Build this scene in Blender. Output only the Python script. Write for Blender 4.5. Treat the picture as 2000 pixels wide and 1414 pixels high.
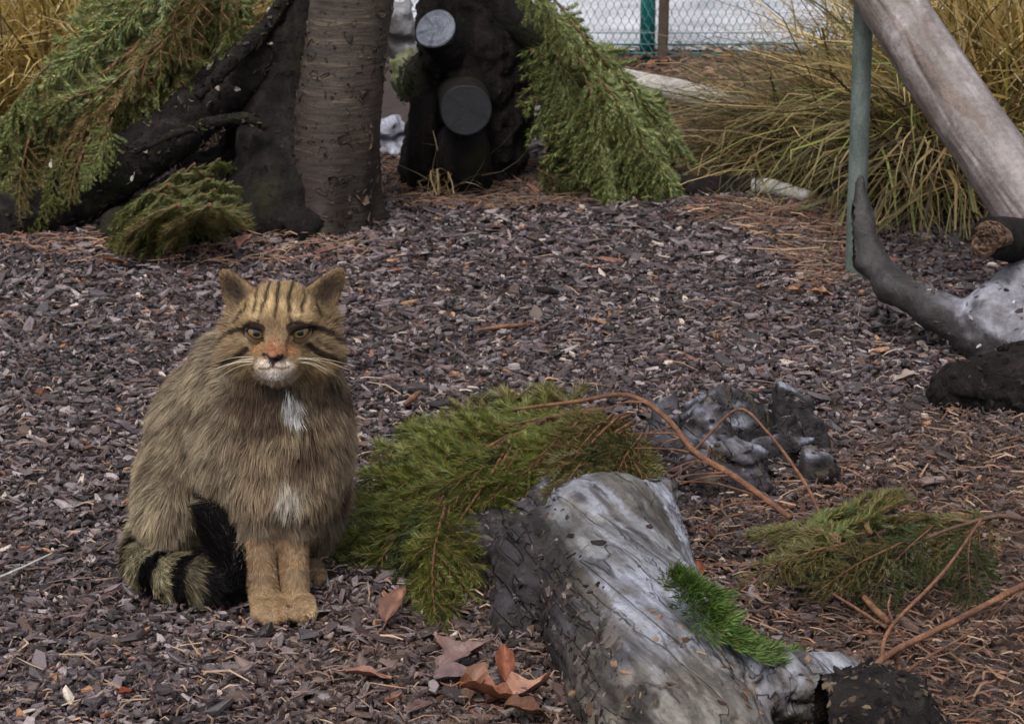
import bpy, math, random
import numpy as np
from mathutils import Vector, Matrix, kdtree
sc = bpy.context.scene
for o in list(bpy.data.objects): bpy.data.objects.remove(o)
rng = np.random.default_rng(7); random.seed(7)
R = math.radians
# ------------------------------------------------------------------ camera, sky, sun, exposure
CAM_H, FPX, PITCH = 1.05, 4600.0, 16.5
cd = bpy.data.cameras.new('camera'); cam = bpy.data.objects.new('camera', cd)
sc.collection.objects.link(cam); sc.camera = cam
cam.location = (0, 0, CAM_H); cam.rotation_euler = (R(90-PITCH), 0, 0)
cd.sensor_width = 36; cd.lens = 36*FPX/2000; cd.clip_start = 0.05; cd.clip_end = 500
cd.dof.use_dof = True; cd.dof.focus_distance = 2.75; cd.dof.aperture_fstop = 22
SUN_EL, SUN_AZ = 58, 200          # high, soft, slightly behind the camera
w = bpy.data.worlds.new('World'); sc.world = w; w.use_nodes = True
nt = w.node_tree; nt.nodes.clear()
sky = nt.nodes.new('ShaderNodeTexSky'); sky.sky_type = 'NISHITA'; sky.sun_disc = False
sky.sun_elevation = R(SUN_EL); sky.sun_rotation = R(SUN_AZ)
sky.air_density = 1.0; sky.dust_density = 4.0; sky.ozone_density = 1.0
hs = nt.nodes.new('ShaderNodeHueSaturation'); hs.inputs['Saturation'].default_value = 0.32
bgn = nt.nodes.new('ShaderNodeBackground'); bgn.inputs['Strength'].default_value = 0.12
wo = nt.nodes.new('ShaderNodeOutputWorld')
nt.links.new(sky.outputs[0], hs.inputs['Color']); nt.links.new(hs.outputs[0], bgn.inputs['Color'])
nt.links.new(bgn.outputs[0], wo.inputs['Surface'])
sl = bpy.data.lights.new('sun', 'SUN'); so = bpy.data.objects.new('sun', sl); sc.collection.objects.link(so)
sl.energy = 1.2; sl.angle = R(18); sl.color = (1.0, 0.96, 0.9)
az = R(SUN_AZ)
sdir = Vector((math.sin(az)*math.cos(R(SUN_EL)), math.cos(az)*math.cos(R(SUN_EL)), math.sin(R(SUN_EL))))
so.rotation_euler = sdir.to_track_quat('Z', 'Y').to_euler()
sc.view_settings.view_transform = 'Standard'; sc.view_settings.look = 'None'
sc.view_settings.exposure = 0.95; sc.view_settings.gamma = 1.0; sc.view_settings.use_curve_mapping = False
sc.cycles.max_bounces = 6; sc.cycles.diffuse_bounces = 3; sc.cycles.glossy_bounces = 2
sc.cycles.transmission_bounces = 2; sc.cycles.sample_clamp_indirect = 4

# ------------------------------------------------------------------ helpers: placement
cp, sp_ = math.cos(R(PITCH)), math.sin(R(PITCH))
def ray(px, py):
    a = (px-1000)/FPX; b = (707-py)/FPX
    return np.array([a, cp+b*sp_, -sp_+b*cp])
def D(px, py, Y):                       # point seen at that place, Y metres away
    d = ray(px, py); return np.array([0, 0, CAM_H]) + d*(Y/d[1])
def GZ(px, py, z=0.0):                  # point seen at that place, at height z
    d = ray(px, py); return np.array([0, 0, CAM_H]) + d*((z-CAM_H)/d[2])
def lin(r, g, b):
    c = np.array([r, g, b], float)/255
    return np.where(c <= .04045, c/12.92, ((c+.055)/1.055)**2.4)
def L3(c): return tuple(lin(*c))+(1,)

# ------------------------------------------------------------------ helpers: numpy noise
def _h(ix, iy, iz, s):
    n = (ix*374761393 + iy*668265263 + iz*2147483647 + s*974634721) & 0xffffffff
    n = ((n ^ (n >> 13))*1274126177) & 0xffffffff
    n = n ^ (n >> 16)
    return (n & 0xffffff)/float(0xffffff)
def vnoise(P, s=0):
    P = np.asarray(P, float); i = np.floor(P).astype(np.int64); f = P-i; f = f*f*(3-2*f)
    r = 0
    for dx in (0, 1):
        for dy in (0, 1):
            for dz in (0, 1):
                wgt = (f[..., 0] if dx else 1-f[..., 0])*(f[..., 1] if dy else 1-f[..., 1])*(f[..., 2] if dz else 1-f[..., 2])
                r = r+wgt*_h(i[..., 0]+dx, i[..., 1]+dy, i[..., 2]+dz, s)
    return r*2-1
def fbm(P, o=4, s=0):
    r = 0; a = 1.0; t = 0; P = np.asarray(P, float)
    for k in range(o):
        r = r+a*vnoise(P*(2.03**k)+k*17.3, s+k); t += a; a *= .5
    return r/t
def sst(a, b, x):
    t = np.clip((x-a)/(b-a), 0, 1); return t*t*(3-2*t)
def mix(a, b, t): return a+(b-a)*t

# ------------------------------------------------------------------ helpers: meshes and objects
def mesh(name, V, faces, mats, col=None, smooth=False, midx=None):
    me = bpy.data.meshes.new(name); V = np.asarray(V, np.float32)
    if isinstance(faces, np.ndarray): faces = [faces]
    faces = [np.asarray(f, np.int32) for f in faces if len(f)]
    nl = sum(f.size for f in faces); nf = sum(len(f) for f in faces)
    me.vertices.add(len(V)); me.vertices.foreach_set('co', V.ravel())
    me.loops.add(nl); me.loops.foreach_set('vertex_index', np.concatenate([f.ravel() for f in faces]))
    me.polygons.add(nf)
    tot = np.concatenate([np.full(len(f), f.shape[1], np.int32) for f in faces])
    st = np.concatenate([[0], np.cumsum(tot)[:-1]]).astype(np.int32)
    me.polygons.foreach_set('loop_start', st)
    me.polygons.foreach_set('use_smooth', np.full(nf, smooth))
    if midx is not None: me.polygons.foreach_set('material_index', np.asarray(midx, np.int32))
    if not isinstance(mats, (list, tuple)): mats = [mats]
    for m in mats: me.materials.append(m)
    if col is not None:
        c = np.ones((len(V), 4), np.float32); c[:, :3] = col
        a = me.color_attributes.new('Col', 'FLOAT_COLOR', 'POINT'); a.data.foreach_set('color', c.ravel())
    me.update(calc_edges=True); me.validate()
    return me
def link(name, me, parent=None, loc=None):
    o = bpy.data.objects.new(name, me); sc.collection.objects.link(o)
    if parent is not None: o.parent = parent
    if loc is not None: o.location = loc
    return o
def tag(o, label=None, cat=None, group=None, kind=None):
    if label: o['label'] = label
    if cat: o['category'] = cat
    if group: o['group'] = group
    if kind: o['kind'] = kind
    return o
def obj(name, V, F, mat, col=None, smooth=False, parent=None, origin=None):
    """one mesh object from world-space vertices; a part is stored relative to its thing"""
    V = np.asarray(V, float)
    if parent is not None:
        org = np.array(parent.location); return link(name, mesh(name, V-org, F, mat, col, smooth), parent)
    if origin is None: origin = np.array([V[:, 0].mean(), V[:, 1].mean(), V[:, 2].min()])
    return link(name, mesh(name, V-origin, F, mat, col, smooth), None, tuple(origin))
def empty(name, loc):
    o = bpy.data.objects.new(name, None); sc.collection.objects.link(o); o.location = tuple(loc)
    o.empty_display_size = .05; return o
def catmull(P, n):
    P = np.asarray(P, float)
    if P.ndim == 1: P = P[:, None]
    Q = np.vstack([2*P[0]-P[1], P, 2*P[-1]-P[-2]]); m = len(P)-1
    t = np.linspace(0, m, n); i = np.minimum(t.astype(int), m-1); f = (t-i)[:, None]
    p0, p1, p2, p3 = Q[i], Q[i+1], Q[i+2], Q[i+3]
    return .5*((2*p1)+(-p0+p2)*f+(2*p0-5*p1+4*p2-p3)*f*f+(-p0+3*p1-3*p2+p3)*f**3)
def tube(P, r, n=10, k=8, cap=True, rfun=None):
    """tube through points P; returns V, F(list), rings info"""
    C = catmull(P, n); rr = catmull(np.asarray(r, float), n)[:, 0]
    T = np.gradient(C, axis=0); T /= np.linalg.norm(T, axis=1)[:, None]
    u = np.cross(T[0], [0, 0, 1.]); 
    if np.linalg.norm(u) < .15: u = np.cross(T[0], [0, 1., 0])
    u /= np.linalg.norm(u); U = [u]
    for i in range(1, n):
        u = U[-1]-T[i]*np.dot(U[-1], T[i]); U.append(u/np.linalg.norm(u))
    U = np.array(U); W = np.cross(T, U)
    a = np.linspace(0, 2*np.pi, k, endpoint=False)
    dirs = U[:, None]*np.cos(a)[None, :, None]+W[:, None]*np.sin(a)[None, :, None]
    rad = rr[:, None]*np.ones((1, k))
    if rfun is not None: rad = rad*rfun(C[:, None]+dirs*rr[:, None, None], np.linspace(0, 1, n)[:, None]*np.ones((1, k)), dirs)
    V = (C[:, None]+dirs*rad[..., None]).reshape(-1, 3)
    i, j = np.meshgrid(np.arange(n-1), np.arange(k), indexing='ij')
    q = np.stack([i*k+j, i*k+(j+1) % k, (i+1)*k+(j+1) % k, (i+1)*k+j], -1).reshape(-1, 4)
    F = [q[:, ::-1]]
    if cap:
        V = np.vstack([V, C[0], C[-1]]); b = n*k; j = np.arange(k)
        F.append(np.stack([j, np.full(k, b), (j+1) % k], 1)[:, ::-1])
        F.append(np.stack([(n-1)*k+j, (n-1)*k+(j+1) % k, np.full(k, b+1)], 1)[:, ::-1])
    return V, F, (C, T, U, W, rr)
def join(parts):
    Vs, Fs, Cs, b = [], {}, [], 0
    for p in parts:
        V, F = p[0], p[1]
        for f in F: Fs.setdefault(f.shape[1], []).append(np.asarray(f)+b)
        Vs.append(V); b += len(V)
        if len(p) > 2: Cs.append(np.broadcast_to(p[2], (len(V), 3)))
    return np.vstack(Vs), [np.vstack(v) for v in Fs.values()], (np.vstack(Cs) if Cs else None)
def disc(c, n, r, k=36, jit=.05, rings=16, seed=0, bulge=0., asp=1.0, rag=.00012):
    """a sawn face: several rings so that it can carry saw marks"""
    n = np.array(n, float); n /= np.linalg.norm(n); u = np.cross(n, [0, 0, 1.]); u /= np.linalg.norm(u); v = np.cross(u, n)
    a = np.linspace(0, 2*np.pi, k, endpoint=False); g = np.random.default_rng(seed)
    out = 1+jit*np.interp(a, np.linspace(0, 2*np.pi, 9), np.append(x := g.normal(size=8), x[0]))
    V = [c+n*bulge]
    for q in range(1, rings+1):
        s = q/rings
        for t, o_ in zip(a, out): V.append(c+r*s*o_*(u*math.cos(t)+v*math.sin(t)*asp)+n*(bulge*(1-s*s)+g.normal()*rag))
    F3 = np.array([[0, 1+j, 1+(j+1) % k] for j in range(k)])
    F4 = np.array([[1+(q-1)*k+j, 1+q*k+j, 1+q*k+(j+1) % k, 1+(q-1)*k+(j+1) % k] for q in range(1, rings) for j in range(k)])
    # skirt back so the face has thickness
    V = np.array(V); b = len(V); last = V[-k:]-n*.012; V = np.vstack([V, last])
    Fs = np.array([[b-k+j, b+j, b+(j+1) % k, b-k+(j+1) % k] for j in range(k)])
    tc_ = np.ones(len(V)); ph = g.uniform(0, 6, rings+1); rad_cr = g.integers(0, k, 3)
    for q in range(1, rings+1):
        tc_[1+(q-1)*k:1+q*k] = (.72 if q % 2 else 1.08)*g.uniform(.85, 1.12)*(1+.10*np.sin(a*2+ph[q]))*(.6 if q == rings else 1)
        for rc in rad_cr: tc_[1+(q-1)*k+rc] *= .55
    return V, [F3, F4, Fs], tc_[:, None]*np.ones(3)
# signed distance fields -> one continuous surface
def surface_nets(F, org, h):
    nx, ny, nz = F.shape; S = F < 0
    cs = np.zeros((nx-1, ny-1, nz-1), np.int8)
    for a in (0, 1):
        for b in (0, 1):
            for c in (0, 1): cs += S[a:nx-1+a, b:ny-1+b, c:nz-1+c]
    act = np.argwhere((cs > 0) & (cs < 8)); idx = -np.ones(cs.shape, np.int64); idx[tuple(act.T)] = np.arange(len(act))
    acc = np.zeros((len(act), 3)); cnt = np.zeros(len(act)); I, J, K = act.T
    corners = [(a, b, c) for a in (0, 1) for b in (0, 1) for c in (0, 1)]
    for p in corners:
        for ax in range(3):
            if p[ax]: continue
            q = list(p); q[ax] = 1
            f0 = F[I+p[0], J+p[1], K+p[2]]; f1 = F[I+q[0], J+q[1], K+q[2]]
            m = (f0 < 0) != (f1 < 0); t = np.where(m, f0/np.where(m, f0-f1, 1), 0)
            pos = np.array(p, float)[None]+0*acc; pos[:, ax] += t
            acc[m] += pos[m]; cnt += m
    V = (act+acc/cnt[:, None])*h+org
    quads = []
    for ax in range(3):
        sl0 = [slice(None)]*3; sl1 = [slice(None)]*3; sl0[ax] = slice(0, -1); sl1[ax] = slice(1, None)
        e = np.argwhere(S[tuple(sl0)] != S[tuple(sl1)]); o1, o2 = (ax+1) % 3, (ax+2) % 3
        ok = (e[:, o1] > 0) & (e[:, o2] > 0) & (e[:, o1] < cs.shape[o1]) & (e[:, o2] < cs.shape[o2]); e = e[ok]
        ins = S[tuple(e.T)]
        cells = []
        for d1, d2 in ((-1, -1), (0, -1), (0, 0), (-1, 0)):
            c = e.copy(); c[:, o1] += d1; c[:, o2] += d2; cells.append(idx[tuple(c.T)])
        q = np.stack(cells, 1); q = np.where(ins[:, None], q, q[:, ::-1]); quads.append(q)
    Q = np.vstack(quads); Q = Q[(Q >= 0).all(1)]
    return V, Q
class Field:
    def __init__(s, lo, hi, h):
        s.lo = np.array(lo, float); s.h = h
        n = np.ceil((np.array(hi)-s.lo)/h).astype(int)+1
        s.ax = [s.lo[i]+h*np.arange(n[i]) for i in range(3)]; s.F = np.full(tuple(n), .05, np.float64)
    def add(s, fn, c, rad, k=.015, m=.05, op='u'):
        c = np.array(c); i0 = np.maximum(((c-rad-m-s.lo)/s.h).astype(int), 0); i1 = np.minimum(((c+rad+m-s.lo)/s.h).astype(int)+2, s.F.shape)
        if (i1 <= i0).any(): return
        sl = tuple(slice(a, b) for a, b in zip(i0, i1))
        P = np.stack(np.meshgrid(*[s.ax[i][sl[i]] for i in range(3)], indexing='ij'), -1)
        d = fn(P); f = s.F[sl]
        if op == 'u':
            hh = np.maximum(k-np.abs(f-d), 0)/k; s.F[sl] = np.minimum(f, d)-hh*hh*k*.25
        else:
            hh = np.maximum(k-np.abs(f+d), 0)/k; s.F[sl] = np.maximum(f, -d)+hh*hh*k*.25
    def ell(s, c, r, k=.015, op='u'):
        r = np.array(r, float); c = np.array(c)
        def fn(P):
            q = (P-c)/r; k0 = np.linalg.norm(q, axis=-1); k1 = np.linalg.norm(q/r, axis=-1)+1e-9
            return k0*(k0-1)/k1
        s.add(fn, c, r.max(), k, op=op)
    def cone(s, a, b, ra, rb, k=.015):
        a = np.array(a); b = np.array(b); ab = b-a; l2 = ab@ab
        def fn(P):
            t = np.clip(((P-a)@ab)/l2, 0, 1); return np.linalg.norm(P-a-t[..., None]*ab, axis=-1)-(ra+(rb-ra)*t)
        s.add(fn, (a+b)/2, np.abs(ab)/2+max(ra, rb), k)
    def chain(s, pts, rads, k=.012):
        for i in range(len(pts)-1): s.cone(pts[i], pts[i+1], rads[i], rads[i+1], k)
    def noise(s, amp, scale, o=3, seed=0, ax=None, squeeze=.2):
        P = np.stack(np.meshgrid(*s.ax, indexing='ij'), -1); m = np.abs(s.F) < max(amp*1.3, .012); Q = P[m]
        if ax is not None: ax = np.array(ax)/np.linalg.norm(ax); Q = Q-ax*(Q@ax)[:, None]*(1-squeeze)
        s.F[m] += amp*fbm(Q*scale, o, seed)
    def cracks(s, amp, scale, wid, seed, ax=None, squeeze=.2):
        P = np.stack(np.meshgrid(*s.ax, indexing='ij'), -1); m = np.abs(s.F) < .015; Q = P[m]
        if ax is not None: ax = np.array(ax)/np.linalg.norm(ax); Q = Q-ax*(Q@ax)[:, None]*(1-squeeze)
        s.F[m] += amp*np.exp(-(fbm(Q*scale, 3, seed)/wid)**2)
    def cut(s, c, n, off, rad):
        c = np.array(c); i0 = np.maximum(((c-rad-s.lo)/s.h).astype(int), 0); i1 = np.minimum(((c+rad-s.lo)/s.h).astype(int)+2, s.F.shape); sl = tuple(slice(a, b) for a, b in zip(i0, i1))
        P = np.stack(np.meshgrid(*[s.ax[i][sl[i]] for i in range(3)], indexing='ij'), -1); s.F[sl] = np.maximum(s.F[sl], (P-c)@np.array(n)-off+.004*fbm(P*30, 3, 3))
    def mesh(s): return surface_nets(s.F, s.lo, s.h)
def vnormals(V, F):
    N = np.zeros_like(V)
    for f in F if isinstance(F, list) else [F]:
        n = np.cross(V[f[:, 1]]-V[f[:, 0]], V[f[:, 2]]-V[f[:, 0]]) if f.shape[1] == 3 else np.cross(V[f[:, 2]]-V[f[:, 0]], V[f[:, 3]]-V[f[:, 1]])
        for c in range(f.shape[1]): np.add.at(N, f[:, c], n)
    return N/(np.linalg.norm(N, axis=1)[:, None]+1e-12)

# ------------------------------------------------------------------ materials
def nodes(name):
    m = bpy.data.materials.new(name); m.use_nodes = True; t = m.node_tree
    return m, t, t.nodes['Principled BSDF'], t.nodes['Material Output']
def coords(t, scale=(1, 1, 1)):
    tc = t.nodes.new('ShaderNodeTexCoord'); mp = t.nodes.new('ShaderNodeMapping'); mp.inputs['Scale'].default_value = scale
    t.links.new(tc.outputs['Object'], mp.inputs['Vector']); return mp.outputs['Vector']
def noise(t, vec, scale, detail=5, rough=.6, dist=0):
    n = t.nodes.new('ShaderNodeTexNoise'); n.inputs['Scale'].default_value = scale; n.inputs['Detail'].default_value = detail
    n.inputs['Roughness'].default_value = rough; n.inputs['Distortion'].default_value = dist
    t.links.new(vec, n.inputs['Vector']); return n.outputs['Fac']
def ramp(t, fac, stops):
    r = t.nodes.new('ShaderNodeValToRGB'); e = r.color_ramp.elements
    while len(e) < len(stops): e.new(.5)
    for el, (p, c) in zip(e, stops): el.position = p; el.color = c if len(c) == 4 else L3(c)
    t.links.new(fac, r.inputs['Fac']); return r.outputs['Color']
def mixc(t, a, b, fac, mode='MIX'):
    m = t.nodes.new('ShaderNodeMix'); m.data_type = 'RGBA'; m.blend_type = mode
    for sck, v in ((m.inputs[6], a), (m.inputs[7], b), (m.inputs[0], fac)):
        if isinstance(v, (float, int)): sck.default_value = v
        elif isinstance(v, tuple): sck.default_value = v
        else: t.links.new(v, sck)
    return m.outputs[2]
def bump(t, b, h, strength=.5, dist=.005):
    n = t.nodes.new('ShaderNodeBump'); n.inputs['Strength'].default_value = strength; n.inputs['Distance'].default_value = dist
    t.links.new(h, n.inputs['Height']); t.links.new(n.outputs[0], b.inputs['Normal']); return n
def vcol(t):
    a = t.nodes.new('ShaderNodeVertexColor'); a.layer_name = 'Col'; return a.outputs['Color']
def m_vcol(name, rough=.6, spec=.3, vary=0., vscale=60, transl=0., bmp=0., bscale=200, two=.0):
    m, t, b, out = nodes(name); c = vcol(t); v = coords(t)
    if vary:
        c = mixc(t, c, ramp(t, noise(t, v, vscale, 4), [(.25, (1-vary,)*3+(1,)), (.75, (1+vary,)*3+(1,))]), 1.0, 'MULTIPLY')
    t.links.new(c, b.inputs['Base Color']); b.inputs['Roughness'].default_value = rough; b.inputs['Specular IOR Level'].default_value = spec
    if bmp: bump(t, b, noise(t, v, bscale, 4), bmp, .004)
    if transl:
        tr = t.nodes.new('ShaderNodeBsdfTranslucent'); t.links.new(c, tr.inputs['Color'])
        ms = t.nodes.new('ShaderNodeMixShader'); ms.inputs[0].default_value = transl
        t.links.new(b.outputs[0], ms.inputs[1]); t.links.new(tr.outputs[0], ms.inputs[2]); t.links.new(ms.outputs[0], out.inputs['Surface'])
    return m
def m_bark(name, cols, scale=30, stretch=(1, 1, 1), bmp=.7, bd=.006, rough=.75, spec=.3, fine=150, use_col=False, patch=None):
    """bark or weathered wood: stretched noise colour, fine grain, relief; patch = (colour, scale, lo, hi) lichen, algae or moss film"""
    m, t, b, out = nodes(name); v = coords(t, stretch); v0 = coords(t)
    n1 = noise(t, v, scale, 7, .65, .4); n2 = noise(t, v0, fine, 5, .7)
    k = len(cols)
    c = ramp(t, n1, [(.28+.44*i/(k-1), cc) for i, cc in enumerate(cols)])
    c = mixc(t, c, ramp(t, n2, [(.3, (.6, .6, .6, 1)), (.7, (1.35, 1.35, 1.35, 1))]), .8, 'MULTIPLY')
    if use_col: c = mixc(t, c, vcol(t), 1.0, 'MULTIPLY')
    for pc in (patch or []):
        c = mixc(t, c, L3(pc[0]), ramp(t, noise(t, v0, pc[1], 6, .65, .6), [(pc[2], (0, 0, 0, 1)), (pc[3], (1, 1, 1, 1))]))
    t.links.new(c, b.inputs['Base Color']); b.inputs['Roughness'].default_value = rough; b.inputs['Specular IOR Level'].default_value = spec
    ad = t.nodes.new('ShaderNodeMath'); ad.operation = 'MULTIPLY_ADD'; ad.inputs[1].default_value = .35
    t.links.new(n2, ad.inputs[0]); t.links.new(n1, ad.inputs[2]); bump(t, b, ad.outputs[0], bmp, bd)
    return m
M = {}
M['soil'] = m_bark('soil', [(34, 26, 23), (54, 41, 36), (76, 60, 52)], 40, bmp=.8, fine=220, rough=.7)
M['chip'] = m_vcol('bark_chip', .38, .5, .35, 120, bmp=.35, bscale=300)
_t = M['chip'].node_tree; _mr = _t.nodes.new('ShaderNodeMapRange'); _mr.inputs['From Min'].default_value = .35; _mr.inputs['From Max'].default_value = .65
_mr.inputs['To Min'].default_value = .22; _mr.inputs['To Max'].default_value = .62
_t.links.new(noise(_t, coords(_t), 45, 3), _mr.inputs['Value']); _t.links.new(_mr.outputs[0], _t.nodes['Principled BSDF'].inputs['Roughness'])
M['fur'] = m_vcol('cat_fur', .65, .15, 0, transl=.25)
M['skin'] = m_vcol('cat_skin', .6, .3)
M['needle'] = m_vcol('spruce_needle', .5, .35, 0, transl=.2)
M['stem'] = m_bark('spruce_stem', [(62, 42, 34), (98, 66, 48), (128, 92, 68)], 50, bmp=.8, fine=260)
M['stem_dark'] = m_bark('dead_stem', [(50, 38, 32), (74, 56, 44), (96, 76, 60)], 60, bmp=.4, fine=300)
M['grass'] = m_vcol('grass_blade', .55, .3, 0, transl=.3)
M['litter'] = m_vcol('litter', .65, .25, .25, 90)
M['leaf'] = m_vcol('dead_leaf', .5, .35, .3, 70, transl=.15, bmp=.5, bscale=120)
M['trunk'] = m_bark('tree_bark', [(38, 31, 28), (56, 48, 42), (70, 60, 52), (104, 92, 78)], 11, (1, 1, 9), .55, .006, .7, fine=150, use_col=True,
                    patch=[((54, 54, 40), 7, .58, .78)])
M['dark_bark'] = m_bark('wet_shaded_bark', [(12, 10, 10), (25, 21, 20), (46, 39, 36)], 34, (1, 1, .35), 1., .02, .85, .15, fine=140, patch=[((40, 44, 22), 7, .54, .74)])  # wet bark, near-black because shade is put into its base colour
M['leaning'] = m_bark('mossy_dark_log', [(13, 11, 11), (26, 22, 21), (52, 46, 43)], 22, (1, 1, 1), 1., .02, .85, .15, fine=120,
                      patch=[((46, 52, 24), 6, .58, .78)])
M['pale_wood'] = m_bark('debarked_wood', [(78, 69, 65), (114, 106, 104), (150, 145, 148)], 8, (1, 1, .6), .8, .008, .45, .45, fine=110, use_col=True,
                        patch=[((72, 54, 46), 5, .50, .72), ((60, 62, 52), 8, .6, .75)])
M['grey_wood'] = m_bark('weathered_wood', [(70, 66, 68), (128, 126, 132), (176, 178, 188)], 22, (1, 1, 1), .8, .008, .6, .4, fine=110, use_col=True)
def m_silver():
    m, t, b, out = nodes('silver_wood'); tc = t.nodes.new('ShaderNodeTexCoord')
    mr = t.nodes.new('ShaderNodeMapping'); mr.inputs['Rotation'].default_value = (0, 0, -.37); t.links.new(tc.outputs['Object'], mr.inputs['Vector'])
    ms = t.nodes.new('ShaderNodeMapping'); ms.inputs['Scale'].default_value = (1, .16, 1); t.links.new(mr.outputs[0], ms.inputs['Vector'])
    v, v0 = ms.outputs[0], mr.outputs[0]
    n1 = noise(t, v, 34, 10, .7, .5); n2 = noise(t, v0, 120, 8, .75, .3); n3 = noise(t, v0, 14, 8, .7, 1.2)
    c = ramp(t, n1, [(.30, (60, 54, 53)), (.42, (112, 107, 108)), (.54, (156, 157, 165)), (.72, (190, 192, 202))])
    c = mixc(t, c, ramp(t, n2, [(.30, (.45, .43, .42, 1)), (.46, (1, 1, 1, 1)), (.72, (1.25, 1.25, 1.28, 1))]), .85, 'MULTIPLY')
    c = mixc(t, c, vcol(t), 1.0, 'MULTIPLY')
    c = mixc(t, c, L3((92, 84, 62)), ramp(t, n3, [(.55, (0, 0, 0, 1)), (.68, (.75, .75, .75, 1))]))
    c = mixc(t, c, L3((44, 38, 38)), ramp(t, noise(t, v, 70, 9, .72, .8), [(.57, (0, 0, 0, 1)), (.64, (.9, .9, .9, 1))]))
    mk = t.nodes.new('ShaderNodeMapping'); mk.inputs['Scale'].default_value = (1, .07, 1); t.links.new(mr.outputs[0], mk.inputs['Vector'])
    ck = ramp(t, noise(t, mk.outputs[0], 26, 3, .5, .3), [(.486, (1, 1, 1, 1)), (.499, (.12, .10, .10, 1)), (.510, (1, 1, 1, 1))])
    ck2 = ramp(t, noise(t, mk.outputs[0], 60, 4, .6, .2), [(.40, (.45, .42, .40, 1)), (.52, (1, 1, 1, 1)), (.65, (1.12, 1.12, 1.14, 1))])
    c = mixc(t, mixc(t, c, ck, .5, 'MULTIPLY'), ck2, .85, 'MULTIPLY')
    t.links.new(c, b.inputs['Base Color']); rr_n = t.nodes.new('ShaderNodeMapRange'); rr_n.inputs['From Min'].default_value = .35; rr_n.inputs['From Max'].default_value = .65; rr_n.inputs['To Min'].default_value = .25; rr_n.inputs['To Max'].default_value = .7
    t.links.new(noise(t, v, 9, 4), rr_n.inputs['Value']); t.links.new(rr_n.outputs[0], b.inputs['Roughness']); b.inputs['Specular IOR Level'].default_value = .28
    ad = t.nodes.new('ShaderNodeMath'); ad.operation = 'MULTIPLY_ADD'; ad.inputs[1].default_value = .6
    t.links.new(n2, ad.inputs[0]); t.links.new(n1, ad.inputs[2])
    bw = t.nodes.new('ShaderNodeRGBToBW'); t.links.new(ck, bw.inputs[0]); ad2 = t.nodes.new('ShaderNodeMath'); ad2.operation = 'ADD'
    t.links.new(ad.outputs[0], ad2.inputs[0]); t.links.new(bw.outputs[0], ad2.inputs[1]); bump(t, b, ad2.outputs[0], .9, .006); return m
M['silver'] = m_silver()
M['back_wood'] = m_bark('bleached_wood', [(110, 104, 98), (158, 154, 148), (190, 188, 184)], 20, (.3, 1, 1), .6, .006, .7, fine=110)
M['cut_dark'] = m_bark('sawn_end_dark', [(14, 15, 19), (20, 22, 27), (28, 30, 35)], 60, bmp=.3, bd=.003, rough=.7, fine=220, use_col=True)
M['cut_pale'] = m_bark('sawn_end_pale', [(100, 103, 112), (132, 136, 146), (150, 154, 162)], 40, bmp=.3, bd=.003, rough=.7, fine=220, use_col=True)
M['cut_brown'] = m_bark('sawn_end_brown', [(52, 38, 31), (92, 70, 55), (122, 98, 78)], 30, bmp=1., bd=.012, rough=.75, fine=160, use_col=True)
M['green_metal'] = m_bark('green_painted_metal', [(14, 72, 74), (22, 92, 94), (34, 108, 108)], 30, bmp=.1, bd=.001, rough=.45, fine=300)
M['wire'] = m_bark('green_wire', [(62, 96, 98), (88, 120, 122), (110, 140, 140)], 60, bmp=0.05, bd=.001, rough=.4, fine=300)
M['pole'] = m_bark('weathered_green_pole', [(58, 66, 62), (82, 91, 86), (106, 115, 110)], 26, (1, 1, .4), .25, .002, .5, fine=240,
                   patch=[((58, 66, 56), 30, .58, .72)])
M['stake'] = m_bark('wooden_stake', [(52, 44, 38), (76, 64, 54), (100, 86, 74)], 24, (1, 1, .3), .5, .004, .8)
M['path'] = m_bark('pale_path', [(112, 112, 118), (158, 158, 164), (188, 188, 194)], 3.0, bmp=.2, bd=.004, rough=.6, fine=60)
M['lawn'] = m_bark('lawn', [(62, 78, 36), (90, 104, 54), (120, 124, 76)], 5, bmp=.8, bd=.02, rough=.8, fine=60)
M['eye'] = m_vcol('cat_eye', .06, .6)
M['lid'] = m_vcol('cat_eyelid', .45, .4)
M['whisker'] = m_vcol('whisker', .4, .4)
M['moss'] = m_vcol('moss', .7, .2, 0, transl=.2)

# ------------------------------------------------------------------ the setting: ground, path, lawn
def axis(a, b, step, far, grow=1.35):
    x = list(np.arange(a, b+step/2, step)); s = step
    while x[-1] < far: s *= grow; x.append(x[-1]+s)
    s = step
    while x[0] > -far: s *= grow; x.insert(0, x[0]-s)
    return np.array(x)
def ground_z(x, y):
    P = np.stack([x, y, 0*x], -1)
    z = .012*fbm(P*2.2, 3, 5)+.004*fbm(P*9, 2, 9)
    z = z+.035*sst(.25, 1.2, x)*sst(4.6, 3.2, y)*sst(1.0, 2.6, y)        # slight rise of litter towards the right
    return z*sst(6.3, 5.4, y)
gx = axis(-2.4, 2.4, .05, 60); gy = axis(1.4, 6.2, .05, 60)
X, Y = np.meshgrid(gx, gy, indexing='ij'); Z = ground_z(X, Y)
nI, nJ = X.shape; i, j = np.meshgrid(np.arange(nI-1), np.arange(nJ-1), indexing='ij')
ground = link('ground', mesh('ground', np.stack([X, Y, Z], -1).reshape(-1, 3),
              np.stack([i*nJ+j, (i+1)*nJ+j, (i+1)*nJ+j+1, i*nJ+j+1], -1).reshape(-1, 4), M['soil'], smooth=True))
tag(ground, 'dark soil covered with a loose bed of purple brown bark mulch', kind='structure')
def sheet(name, x0, x1, y0, y1, z, mat, label):
    o = link(name, mesh(name, [(x0, y0, z), (x1, y0, z), (x1, y1, z), (x0, y1, z)], np.array([[0, 1, 2, 3]]), mat)); tag(o, label, kind='structure')
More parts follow.
